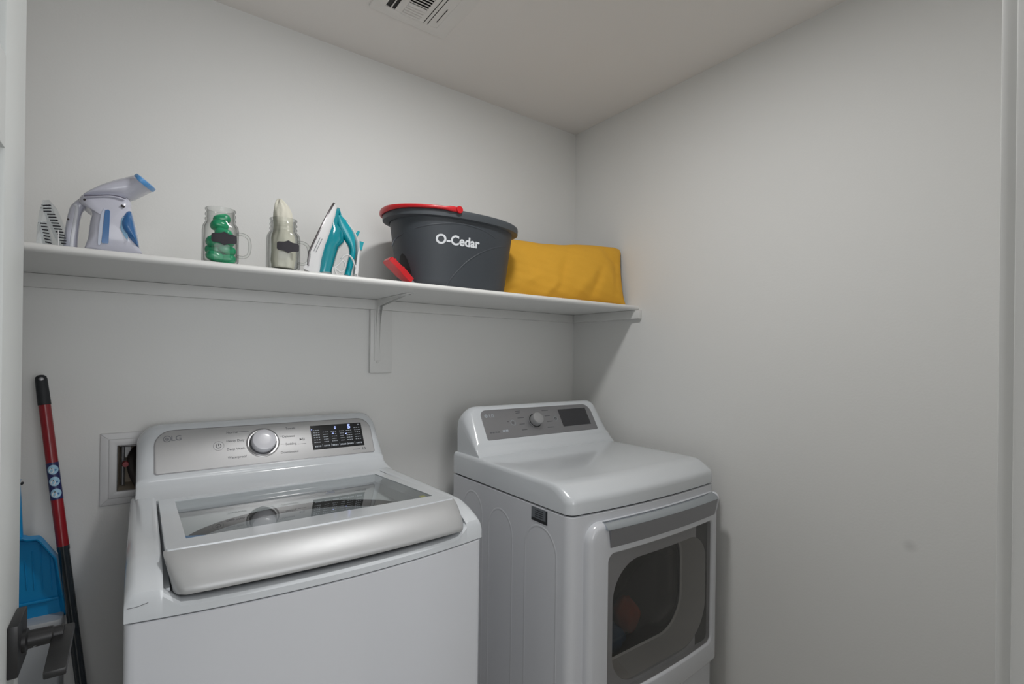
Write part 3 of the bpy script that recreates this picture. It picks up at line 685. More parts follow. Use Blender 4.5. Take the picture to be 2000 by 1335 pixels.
# front panel needs an opening: cut the cabinet front with a boolean so the drum can be seen
cut = B(); loft(cut, [[MD @ Vector((p.x, p.y, d)) for p in ho] for d in (.70, .83)]); 
me = bpy.data.meshes.new('cut'); bmesh.ops.recalc_face_normals(cut, faces=cut.faces); cut.to_mesh(me); cut.free(); co = bpy.data.objects.new('cut', me); COL.objects.link(co)
hol = B()
loft(hol, rings([(.02, .04), (.02, .92)], DC, DH, DB, dyf, .028))
me2 = bpy.data.meshes.new('hol'); bmesh.ops.recalc_face_normals(hol, faces=hol.faces); hol.to_mesh(me2); hol.free(); co2 = bpy.data.objects.new('hol', me2); COL.objects.link(co2)
def bake_bool(target, cutters):
    for c_ in cutters:
        md = target.modifiers.new('b', 'BOOLEAN'); md.operation = 'DIFFERENCE'; md.object = c_; md.solver = 'EXACT'
    dg = bpy.context.evaluated_depsgraph_get(); nm = bpy.data.meshes.new_from_object(target.evaluated_get(dg)); target.modifiers.clear(); nm.name = target.data.name; target.data = nm
bake_bool(cab, [co2, co])
for q in [o for o in dr.children if o.name.startswith('door_gap')]: pass
gap = [o for o in dd.children if o.name.startswith('door_gap')][0]; bake_bool(gap, [co])
bpy.data.objects.remove(co); bpy.data.objects.remove(co2)
# laundry in the drum
def towel(name, c, sx, sy, sz, m, label, seed):
    rnd = random.Random(seed); bm = B(); R = []
    ph = [rnd.uniform(0, 6) for _ in range(6)]
    for i in range(1, 12):
        a = PI*i/12; row = []
        for k in range(28):
            t = 2*PI*k/28; w_ = 1+.12*math.sin(3*t+ph[0]+2*a)+.08*math.sin(7*t+ph[1])+.06*math.sin(5*a+ph[2])
            row.append(Vector((c[0]+sx*math.sin(a)*math.cos(t)*w_, c[1]+sy*math.sin(a)*math.sin(t)*w_, c[2]-sz*math.cos(a)*(1+.08*math.sin(4*t+ph[3])))))
        R.append(row)
    loft(bm, R); tag(finish(name, bm, m, ang=60), label, 'laundry', 'laundry inside the dryer drum')
towel('towel', (-.262, -.57, .452), .040, .05, .062, M_ORANGE, 'orange towel lying in the dryer drum behind the glass door', 1)
towel('towel', (-.345, -.57, .395), .045, .05, .05, M_BLUET, 'blue towel lying in the dryer drum beside the orange towel', 2)

# ------------------------------------------------------------------ steamer
SY = -.315
def S(x, y, yy=SY): return at(60+x*.125, 340+y*.125, 'y', yy)      # x, y read off a 2000 px wide view of the shelf end
st = thing('garment_steamer', S(1300, 1150)-Vector((0, 0, S(1300, 1150).z-SZ)), 'lilac white handheld garment steamer with blue water windows on the shelf', 'steamer')
floorz = SZ+.0008
body = [(900, 1290), (905, 1000), (935, 760), (960, 640), (900, 560), (790, 500), (760, 430), (820, 345), (1000, 330), (1230, 325), (1480, 385), (1570, 470), (1580, 580), (1620, 720), (1665, 900), (1700, 1165), (1690, 1290)]
pts = smooth_poly([S(*p) for p in body], 4)
for p in pts: p.z = max(p.z, floorz)
bm = B(); puff(bm, pts, S(1270, 800), -Y, .092, 3.4); finish('body', bm, M_STEAM, st, ang=60)
# head: lofted from the hinge line out to the flared nozzle
sec = [((840, 338), (850, 390), .030), ((950, 265), (960, 400), .036), ((1100, 185), (1130, 420), .040), ((1300, 112), (1350, 440), .042), ((1450, 75), (1520, 430), .042), ((1560, 52), (1640, 390), .044), ((1615, 40), (1760, 320), .050), ((1632, 36), (1900, 262), .056)]
bm = B(); R = []
for a, b, hw in sec:
    A, Bq = S(*a), S(*b); c = (A+Bq)/2; v = (A-Bq)/2
    tw = .22*sstep(.040, .056, hw); nxh = Vector((-v.z, 0, v.x)).normalized(); nxh = nxh if nxh.x > 0 else -nxh
    R.append([c+v*math.cos(2*PI*k/28)+(Y+nxh*tw)*hw*math.sin(2*PI*k/28) for k in range(28)])
loft(bm, R); finish('head', bm, M_STEAM, st, ang=60)
A, Bq = S(1630, 34), S(1908, 268); c = (A+Bq)/2; v = (A-Bq)/2; nx = (Y.cross(v)).normalized(); nx = nx if nx.x > 0 else -nx; YT = Y+nx*.22; nx = (nx-Y*.22).normalized()
bm = B(); loft(bm, [[c+nx*d+(v*math.cos(2*PI*k/32)+YT*.056*math.sin(2*PI*k/32))*s for k in range(32)] for d, s in ((-.002, 1.0), (.004, 1.02), (.008, .97), (.009, .6), (.009, .02))]); finish('nozzle_plate', bm, M_STBLUEL, st, ang=50)
hp = smooth_poly([S(*p) for p in ((860, 430), (780, 490), (715, 560), (675, 700), (650, 860), (632, 1000), (622, 1130), (620, 1270))], 4, closed=False)
bm = B(); sweep(bm, hp, [( .0105+.0015*(i/len(hp)), .017) for i in range(len(hp))], 16, refdir=-Y, n=2.6); 
for v_ in bm.verts: v_.co.z = max(v_.co.z, floorz)
finish('handle', bm, M_STEAM, st, ang=60)
gl = smooth_poly([S(*p) for p in ((700, 500), (735, 545), (705, 760), (665, 1000), (650, 1160))], 4, closed=False)
bm = B(); sweep(bm, [p-Y*.0165 for p in gl], (.0035, .002), 8); g = finish('handle_seam', bm, mat('white_seam', 'd9dbe2', .3), st)
bm = B(); cs = smooth_poly([S(600, 800), S(560, 1000), S(555, 1180), S(640, 1180), S(650, 1000), S(690, 700), S(640, 640)], 4)
front = SY-.0462
def F_(x, y, d=0): return at(60+x*.125, 340+y*.125, 'y', front-d)
bm = B(); q = [F_(*p) for p in ((1165, 560), (1215, 552), (1240, 580), (1230, 800), (1216, 1065), (1205, 1082), (1120, 1078), (1105, 1060), (1130, 830), (1150, 640))]
loft(bm, [[p+Y*.004 for p in q], [p-Y*.0006 for p in q]]); finish('level_window', bm, M_STBLUE, st)
bm = B(); q1 = smooth_poly([F_(*p) for p in ((1130, 560), (1158, 530), (1140, 640), (1122, 830), (1098, 1070), (1050, 1085), (1072, 800), (1100, 620))], 3)
loft(bm, [[p+Y*.004 for p in q1], [p-Y*.0003 for p in q1]]); finish('window_bezel', bm, mat('pale_bezel', 'c3cbdc', .3), st)
tk = smooth_poly([S(*p, SY-.01) for p in ((1455, 640), (1510, 597), (1560, 600), (1590, 640), (1640, 850), (1700, 1165), (1660, 1160), (1560, 1090), (1450, 970), (1395, 850), (1390, 760), (1415, 690))], 3)
bm = B(); puff(bm, tk, S(1530, 860, SY-.01), -Y, .082, 3.2); finish('water_tank', bm, M_STBLUE, st, ang=60)
bm = B(); q = [F_(*p, .0006) for p in ((1425, 690), (1450, 660), (1480, 700), (1520, 960), (1515, 1040), (1450, 950), (1400, 830))]
loft(bm, [[p+Y*.02 for p in q], [p for p in q]]); finish('painted_tank_highlight', bm, mat('tank_highlight_blue', '6f9fc0', .2, coat=.5), st)  # paler blue shape, a highlight painted onto the tank
for (x, y, r, n_) in ((840, 395, .0022, 'screw_hole'), (585, 702, .0018, 'screw_hole')):
    bm = B(); O = S(x, y, SY-.012 if x > 700 else SY-.0155); O = at(60+x*.125, 340+y*.125, 'y', SY-(.038 if x > 700 else .0175)); lathe_axis(bm, O, -Y, [(.0001, -.012), (r, -.012), (r, .0004), (.0001, .0004)], 14); finish(n_, bm, M_HOSE, st)
bm = B(); sweep(bm, [F_(1410, 485), F_(1440, 500), F_(1468, 515)], (.0022, .0016), 8); finish('switch', bm, M_HOSE, st)
sm = smooth_poly([F_(*p, -.004) for p in ((830, 338), (1000, 333), (1230, 325), (1370, 345), (1490, 385))], 4, closed=False)
bm = B(); sweep(bm, sm, (.0006, .004), 8); finish('head_seam', bm, mat('seam_lilac', '7d7888', .5), st)

# brush attachments in clear film beside it
bp = thing('brush_pack', S(350, 1100, -.33)-Vector((0, 0, S(350, 1100, -.33).z-SZ)), 'clear plastic pack of black bristle strips left of the steamer', 'brush')
bm = B(); q = [S(*p, -.33) for p in ((95, 1200), (110, 900), (140, 640), (200, 430), (300, 420), (420, 560), (560, 900), (640, 1200))]
for p in q: p.z = max(p.z, floorz)
loft(bm, [[p+Y*.03 for p in q], [p-Y*.012 for p in q]]); finish('clear_wrap', bm, M_CLEARPL, bp)
def bristles(rows, wd, name):
    bm = B()
    for (x, y, tl) in rows:
        for s in range(2):
            a = S(x-wd/2, y+s*5-tl, -.33+.010*s); b = S(x+wd/2+8*s, y+s*5+tl, -.33+.010*s)
            sweep(bm, [a, (a+b)/2, b], .0011, 6)
    return bm
rows = [(255+ (i**1.05)*19 if i > 2 else 250+i*4, 485+i*46, -2+i*.9) for i in range(14)]
base = B(); sweep(base, [S(240, 470, -.312), S(330, 720, -.312), S(440, 960, -.312), S(560, 1200, -.312)], (.008, .002), 10); s1 = finish('bristle_strip', base, M_CLEARPL, bp)
finish('bristle_rows', bristles(rows, 118, ''), M_BRISTLE, s1, merge=False)
base = B(); sweep(base, [S(190, 740, -.312), S(220, 900, -.312), S(290, 1200, -.312)], (.008, .002), 10); s2 = finish('bristle_strip', base, M_CLEARPL, bp)
rows = [(195+i*13, 765+i*50, 3+i*1.5) for i in range(7)]
finish('bristle_rows', bristles(rows, 92, ''), M_BRISTLE, s2, merge=False)
bm = B(); sweep(bm, [S(430, 870, -.345), S(432, 1200, -.345)], (.0009, .0009), 8); finish('clip', bm, M_WPL, bp)

# ------------------------------------------------------------------ mason jar mugs
def mug(name, px, label):
    c = at(px, 500, 'y', -.335); cx, cy = c.x, -.335
    t = thing(name, (cx, cy, SZ), label, 'mug', 'glass mason jar mugs on the shelf')
    bm = B(); z = SZ+.0006
    spec = [(.0325, 0, 2.8), (.0375, .003, 3.2), (.0392, .010, 3.6), (.0388, .05, 3.6), (.0392, .085, 3.4), (.0378, .095, 3.0), (.0335, .103, 2.2), (.0318, .107, 2), (.0338, .110, 2), (.0338, .1125, 2), (.0315, .115, 2), (.0315, .119, 2), (.0336, .1215, 2), (.0336, .124, 2), (.0315, .127, 2), (.0312, .132, 2), (.0335, .1345, 2), (.0335, .1372, 2), (.0300, .138, 2)]
    R = [sring(cx, cy, z+h, r, r, n, 56) for r, h, n in spec]
    inn = [(.0288, .134, 2), (.0288, .106, 2), (.0345, .094, 2.8), (.0358, .05, 3.4), (.0355, .012, 3.2), (.03, .006, 2.8)]
    R += [sring(cx, cy, z+h, r, r, n, 56) for r, h, n in inn]
    loft(bm, R); finish('jar_body', bm, M_GLASS, t, ang=70)
    bm = B(); H = [Vector((cx+a, cy, z+h)) for a, h in ((.037, .083), (.050, .083), (.061, .077), (.0655, .064), (.0655, .045), (.061, .031), (.050, .025), (.037, .026))]
    H = smooth_poly(H, 4, closed=False); sweep(bm, H, (.0036, .0065), 12, refdir=Y, n=2.4); finish('handle', bm, M_GLASS, t, ang=60)
    bm = B(); hx = [(-.027, -.0075), (-.024, -.0105), (-.010, -.0115), (0, -.0165), (.010, -.0115), (.024, -.0105), (.027, -.0075), (.027, .0075), (.024, .0105), (.010, .0115), (0, .0165), (-.010, .0115), (-.024, .0105), (-.027, .0075)]
    # wrap the little label round the jar front
    def wrapp(x, zz, off):
        a = x/.0392; 
        th = a*1.0
        u = clamp(abs(x)/.0392, 0, .98); y = -.0390*(1-u**3.5)**(1/3.5)
        return Vector((cx+.004+x, cy+y-off, zz))
    fine = []
    for i, p in enumerate(hx):
        q = hx[(i+1) % len(hx)]
        for k in range(4): fine.append((p[0]+(q[0]-p[0])*k/4, p[1]+(q[1]-p[1])*k/4))
    zl = z+.060; off = .0012
    cols = [-.027+.054*k/18 for k in range(19)]
    def halfh(x):
        ax = abs(x); return .0165-(.0165-.0115)*min(ax/.010, 1) if ax < .010 else (.0115-.001*(ax-.010)/.014 if ax < .024 else .0105-.003*(ax-.024)/.003)
    V0 = [[bm.verts.new(wrapp(x, zl+s*halfh(x), o_)) for s in (-1, 0, 1)] for x in cols for o_ in (off,)]
    V1 = [[bm.verts.new(wrapp(x, zl+s*halfh(x), off-.0006)) for s in (-1, 0, 1)] for x in cols]
    for a, b in zip(V0, V0[1:]):
        for i in range(2): bm.faces.new((a[i], b[i], b[i+1], a[i+1]))
    for a, b in zip(V1, V1[1:]):
        for i in range(2): bm.faces.new((a[i+1], b[i+1], b[i], a[i]))
    for i in (0, 2):
        for k in range(len(cols)-1): bm.faces.new((V0[k][i], V1[k][i], V1[k+1][i], V0[k+1][i]))
    for k in (0, -1):
        for i in range(2): bm.faces.new((V0[k][i], V0[k][i+1], V1[k][i+1], V1[k][i]))
    finish('chalk_label', bm, M_CHALK, t)
    return cx, cy, z
mcx, mcy, mz = mug('jar_mug', 430, 'glass mason jar mug holding green laundry pods')
proto = None
pods = [(-.013, -.014, .018, .1, 'bottom layer, front left'), (.014, -.012, .015, -.3, 'bottom layer, front right'), (0, .007, .0265, .6, 'bottom layer, back'),
        (-.012, .010, .037, -.4, 'second layer, back left'), (.013, -.012, .038, .3, 'second layer, front right'), (-.013, -.013, .056, .2, 'third layer, behind the dark label'), (.012, .010, .058, -.5, 'third layer, back right'),
        (.006, -.011, .078, -.25, 'just above the dark label'), (-.003, -.004, .096, .15, 'in the shoulder, second from the top'), (.003, .002, .114, -.2, 'topmost of the pile')]
for i, (x, y, h, tz, where) in enumerate(pods):
    if proto is None:
        bm = B(); R = []
        for k in range(1, 12):
            a = PI*k/12; R.append(sring(0, 0, -.0125*math.cos(a), .0200*math.sin(a)**.6, .0180*math.sin(a)**.6, 2.8, 28))
        loft(bm, R); o = finish('laundry_pod', bm, M_POD, ang=60); proto = o
    else:
        o = proto.copy(); COL.objects.link(o)
    o.location = (mcx+x, mcy+y, mz+h); o.rotation_euler = (.25*math.sin(i*2.1), .3*math.cos(i*1.7), tz)
    tag(o, 'green gel laundry pod in the jar mug, '+where, 'laundry pod', 'green laundry pods in the jar mug')
ncx, ncy, nz_ = mug('jar_mug', 553, 'glass mason jar mug stuffed with cream dryer sheets, beside the iron')
bm = B(); R = []
rr = random.Random(7)
for k, (h, rx, ry, dx) in enumerate(((.008, .030, .030, 0), (.03, .033, .033, 0), (.06, .033, .033, 0), (.088, .031, .031, 0), (.104, .0265, .0265, 0), (.120, .026, .025, 0), (.140, .025, .022, -.001), (.158, .0235, .018, -.003), (.172, .019, .013, -.005), (.182, .012, .008, -.008), (.188, .004, .003, -.010))):
    row = []
    for i in range(48):
        t = 2*PI*i/48; w_ = 1+.055*math.sin(5*t+h*50)+.04*math.sin(11*t-h*70)-(.05 if h < .13 else 0); row.append(Vector((ncx+dx+rx*math.cos(t)*w_*.93, ncy+ry*math.sin(t)*w_*.93, nz_+h+(.004*math.sin(6*t) if h > .15 else 0))))
    R.append(row)
loft(bm, R); tag(finish('dryer_sheets', bm, M_SHEET, ang=60), 'bundle of cream dryer sheets sticking out of the second jar mug', 'dryer sheets')

# ------------------------------------------------------------------ iron
IY = -.265
def I(x, y, yy=IY): return at(590+x*.12739, 380+y*.12739, 'y', yy)
ir = thing('steam_iron', (I(500, 1200).x, IY, SZ), 'teal and white steam iron standing on its heel', 'iron')
# frame along the sole: heel -> tip
heel, tip = I(105, 925), I(480, 118); ax = (tip-heel).normalized(); nb = Y.cross(ax).normalized(); nb = nb if nb.x > 0 else -nb
L = (tip-heel).length
def wd(s):      # half width of the teardrop at fraction s from the heel
    return .056*(1-max(0, s)**2.2)**.75 if s > .0 else .056*(1-(s/-.25)**2*.12)
WI = Vector((.285, .9585, 0))
def Ip(s, y, b): return heel+ax*(s*L)+WI*y+nb*b
bm = B(); R = []
for s in (-.20, -.14, 0, .2, .4, .6, .75, .86, .94, .985, .999):
    h = max(wd(s), .0015)
    b0 = .012*clamp((-s-.02)/.18); R.append([Ip(s, y*h, b0+b) for y, b in ((-1, .0022), (-.97, 0), (.97, 0), (1, .0022), (1, .0055), (-1, .0055))])
loft(bm, R)
for v in bm.verts: v.co.z = max(v.co.z, floorz)
finish('soleplate', bm, M_SOLE, ir)
def shell(bm, rows, pw=2.2, seg=14):
    """rows = (s, halfwidth, b0, b1): rounded half section from b0 up to b1"""
    R = []
    for s, h, b0, b1 in rows:
        R.append([Ip(s, h*math.copysign(abs(math.cos(PI*k/seg))**(2/pw), math.cos(PI*k/seg)), b0+(b1-b0)*abs(math.sin(PI*k/seg))**(2/pw)) for k in range(seg+1)])
    loft(bm, R)
def fl(bm):
    for v in bm.verts: v.co.z = max(v.co.z, floorz)
# white skirt
bm = B(); shell(bm, [(s, max(wd(s)*.97, .003), .0056, .0056+d) for s, d in ((-.27, .050), (-.18, .046), (0, .036), (.2, .031), (.4, .028), (.6, .024), (.78, .018), (.9, .012), (.985, .003))], 4); fl(bm); sk = finish('skirt', bm, M_WPL, ir, ang=50)
def on_ir(px, py):
    q = I(px, py)-heel; return q.dot(ax)/L, q.dot(nb)
# teal tank body (outline measured off its side)
prof_l = [(245, 1180), (262, 1010), (300, 800), (345, 650), (410, 460), (480, 300), (545, 195)]
prof_r = [(520, 1180), (520, 1010), (560, 800), (640, 745), (625, 600), (545, 480), (540, 470)]
bm = B(); R = []
for (a, b), hw in zip(zip([(240, 1215), (258, 1010), (292, 820), (330, 690), (385, 530), (440, 390), (500, 275), (540, 198)], [(455, 1215), (510, 1010), (560, 830), (640, 745), (635, 600), (545, 480), (570, 330), (580, 215)]), (.046, .047, .046, .044, .036, .027, .016, .004)):
    A, Bq = I(*a), I(*b); c = (A+Bq)/2; v = (Bq-A)/2
    R.append([c+v*math.copysign(abs(math.cos(2*PI*k/28))**.75, math.cos(2*PI*k/28))+WI*hw*math.copysign(abs(math.sin(2*PI*k/28))**.75, math.sin(2*PI*k/28)) for k in range(28)])
loft(bm, R); fl(bm); finish('water_tank', bm, M_TEALT, ir, ang=60)
hp = smooth_poly([I(*p) for p in ((545, 330), (610, 450), (690, 590), (752, 750), (768, 900), (738, 1050), (690, 1240))], 5, closed=False)
hr = []
for i in range(len(hp)):
    u = i/(len(hp)-1); hr.append((.009+.0095*sstep(0, .2, u)-.0095*sstep(.32, .62, u), .016-.003*u))
bm = B(); sweep(bm, hp, hr, 16, refdir=-Y, n=2.4); fl(bm); finish('handle', bm, M_TEAL, ir, ang=60)
wp = smooth_poly([I(*p) for p in ((575, 330), (660, 430), (760, 560), (825, 690), (850, 830), (840, 1000), (810, 1230))], 5, closed=False)
bm = B(); sweep(bm, wp, [(.0055, .013)]*len(wp), 12, refdir=-Y); fl(bm); finish('handle_cap', bm, M_WPL, ir, ang=60)
bm = B(); q = smooth_poly([I(*p) for p in ((560, 215), (575, 290), (640, 385), (600, 360), (560, 310), (545, 260))], 2); puff(bm, q, I(585, 310), -Y, .02, 2.4, 4); finish('spray_nozzle', bm, M_TEAL, ir)
for pl_ in (((820, 660), (815, 610), (855, 560), (885, 580), (850, 650)), ((880, 720), (945, 740), (915, 855), (880, 845))):
    bm = B(); q = [I(*p) for p in pl_]; loft(bm, [[p+WI*.010 for p in q], [p-WI*.010 for p in q]]); finish('button', bm, M_TEAL, ir)
bm = B(); q = [I(*p) for p in ((800, 1240), (850, 900), (880, 850), (870, 960), (850, 1240))]; 
for p in q: p.z = max(p.z, floorz)
loft(bm, [[p+WI*.034 for p in q], [p-WI*.034 for p in q]]); finish('heel_rest', bm, M_WPL, ir)
bm = B(); q = [I(*p) for p in ((520, 1240), (530, 1010), (600, 780), (700, 790), (740, 860), (700, 1000), (650, 1160), (640, 1240))]
cp_ = smooth_poly([I(*p, IY-.030) for p in ((600, 985), (640, 940), (710, 925), (770, 985), (800, 1060), (835, 1150), (845, 1260))], 5, closed=False); bm = B(); sweep(bm, cp_, .0028, 10); fl(bm)
cp2 = smooth_poly([I(*p, IY-.036) for p in ((470, 1260), (470, 1130), (520, 1100), (570, 1060), (620, 1010), (660, 1060), (650, 1130), (600, 1190), (540, 1150), (500, 1120), (520, 1200), (560, 1260))], 5, closed=False); sweep(bm, cp2, .0027, 10); fl(bm)
finish('cord', bm, M_CORD, ir, ang=60, merge=False)
bm = B(); text(bm, 'STEAM', Matrix.Identity(4), .0001)
bm.free(); bm = B()
for k in range(8):
    s, b = on_ir(180+k*11, 900-k*26); 
    for j in range(2):
        y = -wd(s)*.97-.0002; p0 = Ip(s-.012, y, .013+.006*j); p1 = Ip(s+.012, y, .013+.006*j); sweep(bm, [p0, p1], .0008, 6)
finish('side_lettering', bm, M_INKLOGO, sk, merge=False)

# ------------------------------------------------------------------ mop bucket
BX, BY = -.788, -.215
bk = thing('mop_bucket', (BX, BY, SZ), 'dark grey oval mop bucket with red handle and white lettering', 'bucket')
BZ0, BZ1 = SZ+.001, 1.822
BN = 2.35
def bdim(z):
    u = clamp((z-BZ0)/(BZ1-BZ0)); return .193+.034*u**.9, .118+.022*u
bm = B(); R = []
for z in [BZ0, BZ0+.004]+[BZ0+.004+(BZ1-BZ0-.004)*k/10 for k in range(1, 11)]:
    rx, ry = bdim(z); e = .004 if z == BZ0 else 0; R.append(sring(BX, BY, z, rx-e, ry-e, BN, 72))
for z, e in ((BZ1, .004), (BZ0+.02, .004)): 
    rx, ry = bdim(z); R.append(sring(BX, BY, z, rx-e, ry-e, BN, 72))
loft(bm, R); bb = finish('bucket_body', bm, M_BUCKET, bk, ang=50)
bm = B(); RRX, RRY = .253, .152
R = [sring(BX, BY, z, rx, ry, 2.25, 80) for z, rx, ry in ((1.812, .230, .134), (1.815, RRX-.006, RRY-.006), (1.8165, RRX-.001, RRY-.001), (1.830, RRX, RRY), (1.839, RRX-.001, RRY-.001), (1.842, RRX-.005, RRY-.005), (1.842, RRX-.02, RRY-.02), (1.825, .232, .134), (1.812, .230, .132))]
R.append(R[0]); V = [[bm.verts.new(p) for p in r] for r in R[:-1]]; V.append(V[0])
for a, b in zip(V, V[1:]):
    for i in range(80): j = (i+1) % 80; bm.faces.new((a[i], a[j], b[j], b[i]))
finish('rim', bm, M_RIM, bk, ang=50)
hp = []; hr = []
N = 44
for k in range(N+1):
    u = k/N; a = -PI*.5-.22-u*(PI-.44); c, s = math.cos(a), math.sin(a)
    rx, ry = RRX+.004, RRY+.004
    f = 2/2.25
    lift = 0
    hp.append(Vector((BX+rx*math.copysign(abs(c)**f, c), BY+ry*math.copysign(abs(s)**f, s), 1.8405+lift)))
    e = min(u, 1-u); end = 1 if e > .03 else .6; mid = sstep(.25, .5, e)
    hr.append((.0055*end, .0055+.004*mid+(.003 if e < .06 else 0)))
bm = B(); sweep(bm, hp, hr, 12, refdir=Z, n=2.6); finish('carry_handle', bm, M_RED, bk, ang=50)
bm = B()
for q in (hp[0], hp[-1]):
    dn = -1 if q.y < BY else 1
    lathe_axis(bm, q+Y*dn*(-.003), Y*dn, [(.0001, 0), (.011, 0), (.012, .003), (.011, .008), (.0001, .009)], 24)
finish('handle_pivot', bm, M_RED, bk, merge=False)
def bsurf(q, co):
    rx, ry = bdim(q.z); u = clamp(abs(q.x-BX)/rx, 0, .99); y = BY-ry*(1-u**BN)**(1/BN)
    return Vector((q.x, y-.0006-co.z, q.z))
bm = B(); tp = at(895.5, 471.5, 'y', BY-.128)
text(bm, 'O-Cedar', Matrix(((1, 0, 0, tp.x), (0, 0, -1, 0), (0, 1, 0, tp.z), (0, 0, 0, 1))) @ Matrix.Diagonal((1.0, 1.0, 1, 1)), .0420, .0012, .0003, warp=bsurf)
finish('lettering', bm, M_WHITEINK, bk, merge=False)
sw = B()
for pl_ in (((872, 562), (885, 540), (910, 512), (940, 493), (970, 483), (992, 480)), ((790, 470), (800, 452), (825, 440), (860, 437), (900, 440), (940, 452), (965, 466))):
    pts = smooth_poly([bsurf(at(x, y, 'y', BY-.12), Vector((0, 0, -.0008))) for x, y in pl_], 5, closed=False); sweep(sw, pts, (.0028, .0011), 8)
finish('moulded_ridge', sw, M_BUCKET, bb, merge=False)
# pedal recess and pedal at the left end
bm = B()
for (a0, a1) in ((PI+.0, PI+.42),):
    rws = []
    for k in range(11):
        a = a0+(a1-a0)*k/10; c, s = math.cos(a), math.sin(a); f = 2/BN; top = BZ0+.005+.105*math.sin(PI*clamp(.12+.8*k/10))**.6
        col = []
        for z in (BZ0+.001, (BZ0+top)/2, top):
            rx, ry = bdim(z); col.append(Vector((BX+(rx+.0012)*math.copysign(abs(c)**f, c), BY+(ry+.0012)*math.copysign(abs(s)**f, s), z)))
        rws.append(col)
    V = [[bm.verts.new(p) for p in r] for r in rws]
    V2 = [[bm.verts.new(p+Vector((.01, .006, 0))) for p in r] for r in rws]
    for a, b in zip(V, V[1:]):
        for i in range(2): bm.faces.new((a[i], b[i], b[i+1], a[i+1]))
    for a, b in zip(V2, V2[1:]):
        for i in range(2): bm.faces.new((a[i+1], b[i+1], b[i], a[i]))
    for k in range(10):
        for i in (0, 2): bm.faces.new((V[k][i], V2[k][i], V2[k+1][i], V[k+1][i]))
    for k in (0, 10):
        for i in range(2): bm.faces.new((V[k][i], V[k][i+1], V2[k][i+1], V2[k][i]))
finish('pedal_recess', bm, M_BUCKIN, bk)
py_ = BY-.075
P0, P1 = at(800, 549, 'y', py_), at(756, 506, 'y', py_)
P0.z = max(P0.z, SZ+.012)
bm = B(); d_ = (P1-P0); nn = Y.cross(d_).normalized(); nn = nn if nn.z > 0 else -nn
R = []
for u, h, hw in ((0, .008, .020), (.3, .0095, .024), (.42, .0095, .027), (.5, .008, .028), (.85, .008, .028), (.97, .0075, .026), (1, .005, .022)):
    c = P0+d_*u; R.append([c+Y*hw*a+nn*h*b for a, b in ((-1, -1), (1, -1), (1, 1), (-1, 1))])
loft(bm, R); pdl = finish('pedal', bm, M_RED, bk)
bm = B(); sweep(bm, [P0+d_*.50-Y*.0275+nn*.0085, P0+d_*.50+Y*.0275+nn*.0085], (.0035, .0025), 8, refdir=nn)
sweep(bm, [P0+d_*.86-Y*.0275+nn*.0085, P0+d_*.86+Y*.0275+nn*.0085], (.0035, .0025), 8, refdir=nn); finish('tread', bm, M_RED, pdl, merge=False)
bm = B(); sweep(bm, [P0+Vector((.012, .0, -.004)), P0+d_*.1], .006, 10); finish('pedal_hinge', bm, M_SILVD, bk)

# ------------------------------------------------------------------ pillow
pc0 = Vector((-.555, -.118, 0)); pc1 = Vector((-.020, -.338, 0))
tiltn = .05
U_ = (pc1-pc0); wP = U_.length; U_.normalize(); nP = Vector((U_.y, -U_.x, 0)); nP = nP if nP.y < 0 else -nP
PH = .262; lean = Vector((-nP.x*.17, -nP.y*.17, 1)).normalized(); nP2 = U_.cross(lean).normalized(); nP2 = nP2 if nP2.y < 0 else -nP2
base = Vector((pc0.x, pc0.y, SZ+.004))
def pillow_pt(u, v, side):
    a, b = abs(2*u-1), abs(2*v-1)
    pin = .009*(1-(2*u-1)**2); pinx = .010*(1-(2*v-1)**2)
    uu = u+(pinx/wP)*(1 if u < .5 else -1)*a; vv = v-(pin/PH)*(1 if v > .5 else -0.2)*b
    th = .066*max(0, (1-a**2.8))**.6*max(0, (1-b**2.4))**.6
    wr = 0
    for (cu, cv, ang, ln, wdt, amp) in ((.50, .45, 1.35, .5, .018, .004), (.76, .30, 1.15, .35, .016, .005), (.22, .25, .55, .3, .02, .005), (.30, .60, 1.7, .4, .03, .003), (.64, .2, .9, .3, .02, .004), (.9, .75, 2.3, .3, .02, .004), (.12, .15, .35, .25, .015, .004), (.40, .15, .8, .25, .014, .004), (.93, .45, 1.5, .5, .012, .003)):
        dx, dz = (u-cu)*wP, (v-cv)*PH; ca, sa = math.cos(ang), math.sin(ang); al = dx*ca+dz*sa; pe = -dx*sa+dz*ca
        wr += 2.2*amp*math.exp(-(pe/wdt)**2)*math.exp(-(al/(ln*.2))**2)*(1 if (cu*10) % 2 < 1 else -1)
    wr += .0012*math.sin(40*u+9*v)+.0009*math.sin(23*v*2+31*u)
    th = th+wr*min(1, th/.02)
    cr_ = .009*max(0, a-.88)/.12*max(0, b-.80)/.20*(1 if v > .5 else -.6); uu += (cr_/wP)*(1 if u < .5 else -1); vv -= (cr_/PH)*(1 if v > .5 else -1)-.004/PH*b*(1 if v > .5 else 0)*math.sin(11*u)
    return base+U_*(uu*wP)+lean*(vv*PH)+nP2*(side*th)
def pgrid(side):
    bm = B(); n1, n2 = 64, 40
    V = [[bm.verts.new(pillow_pt(i/n1, j/n2, side)) for j in range(n2+1)] for i in range(n1+1)]
    for i in range(n1):
        for j in range(n2): bm.faces.new((V[i][j], V[i+1][j], V[i+1][j+1], V[i][j+1]))
    return bm
bm = pgrid(1)
for f in bm.faces: f.material_index = 0
b2 = pgrid(-1); me = bpy.data.meshes.new('x'); b2.to_mesh(me); b2.free()
n0 = len(bm.faces); bm.from_mesh(me); bpy.data.meshes.remove(me); bm.faces.ensure_lookup_table()
for f in bm.faces[n0:]: f.material_index = 1
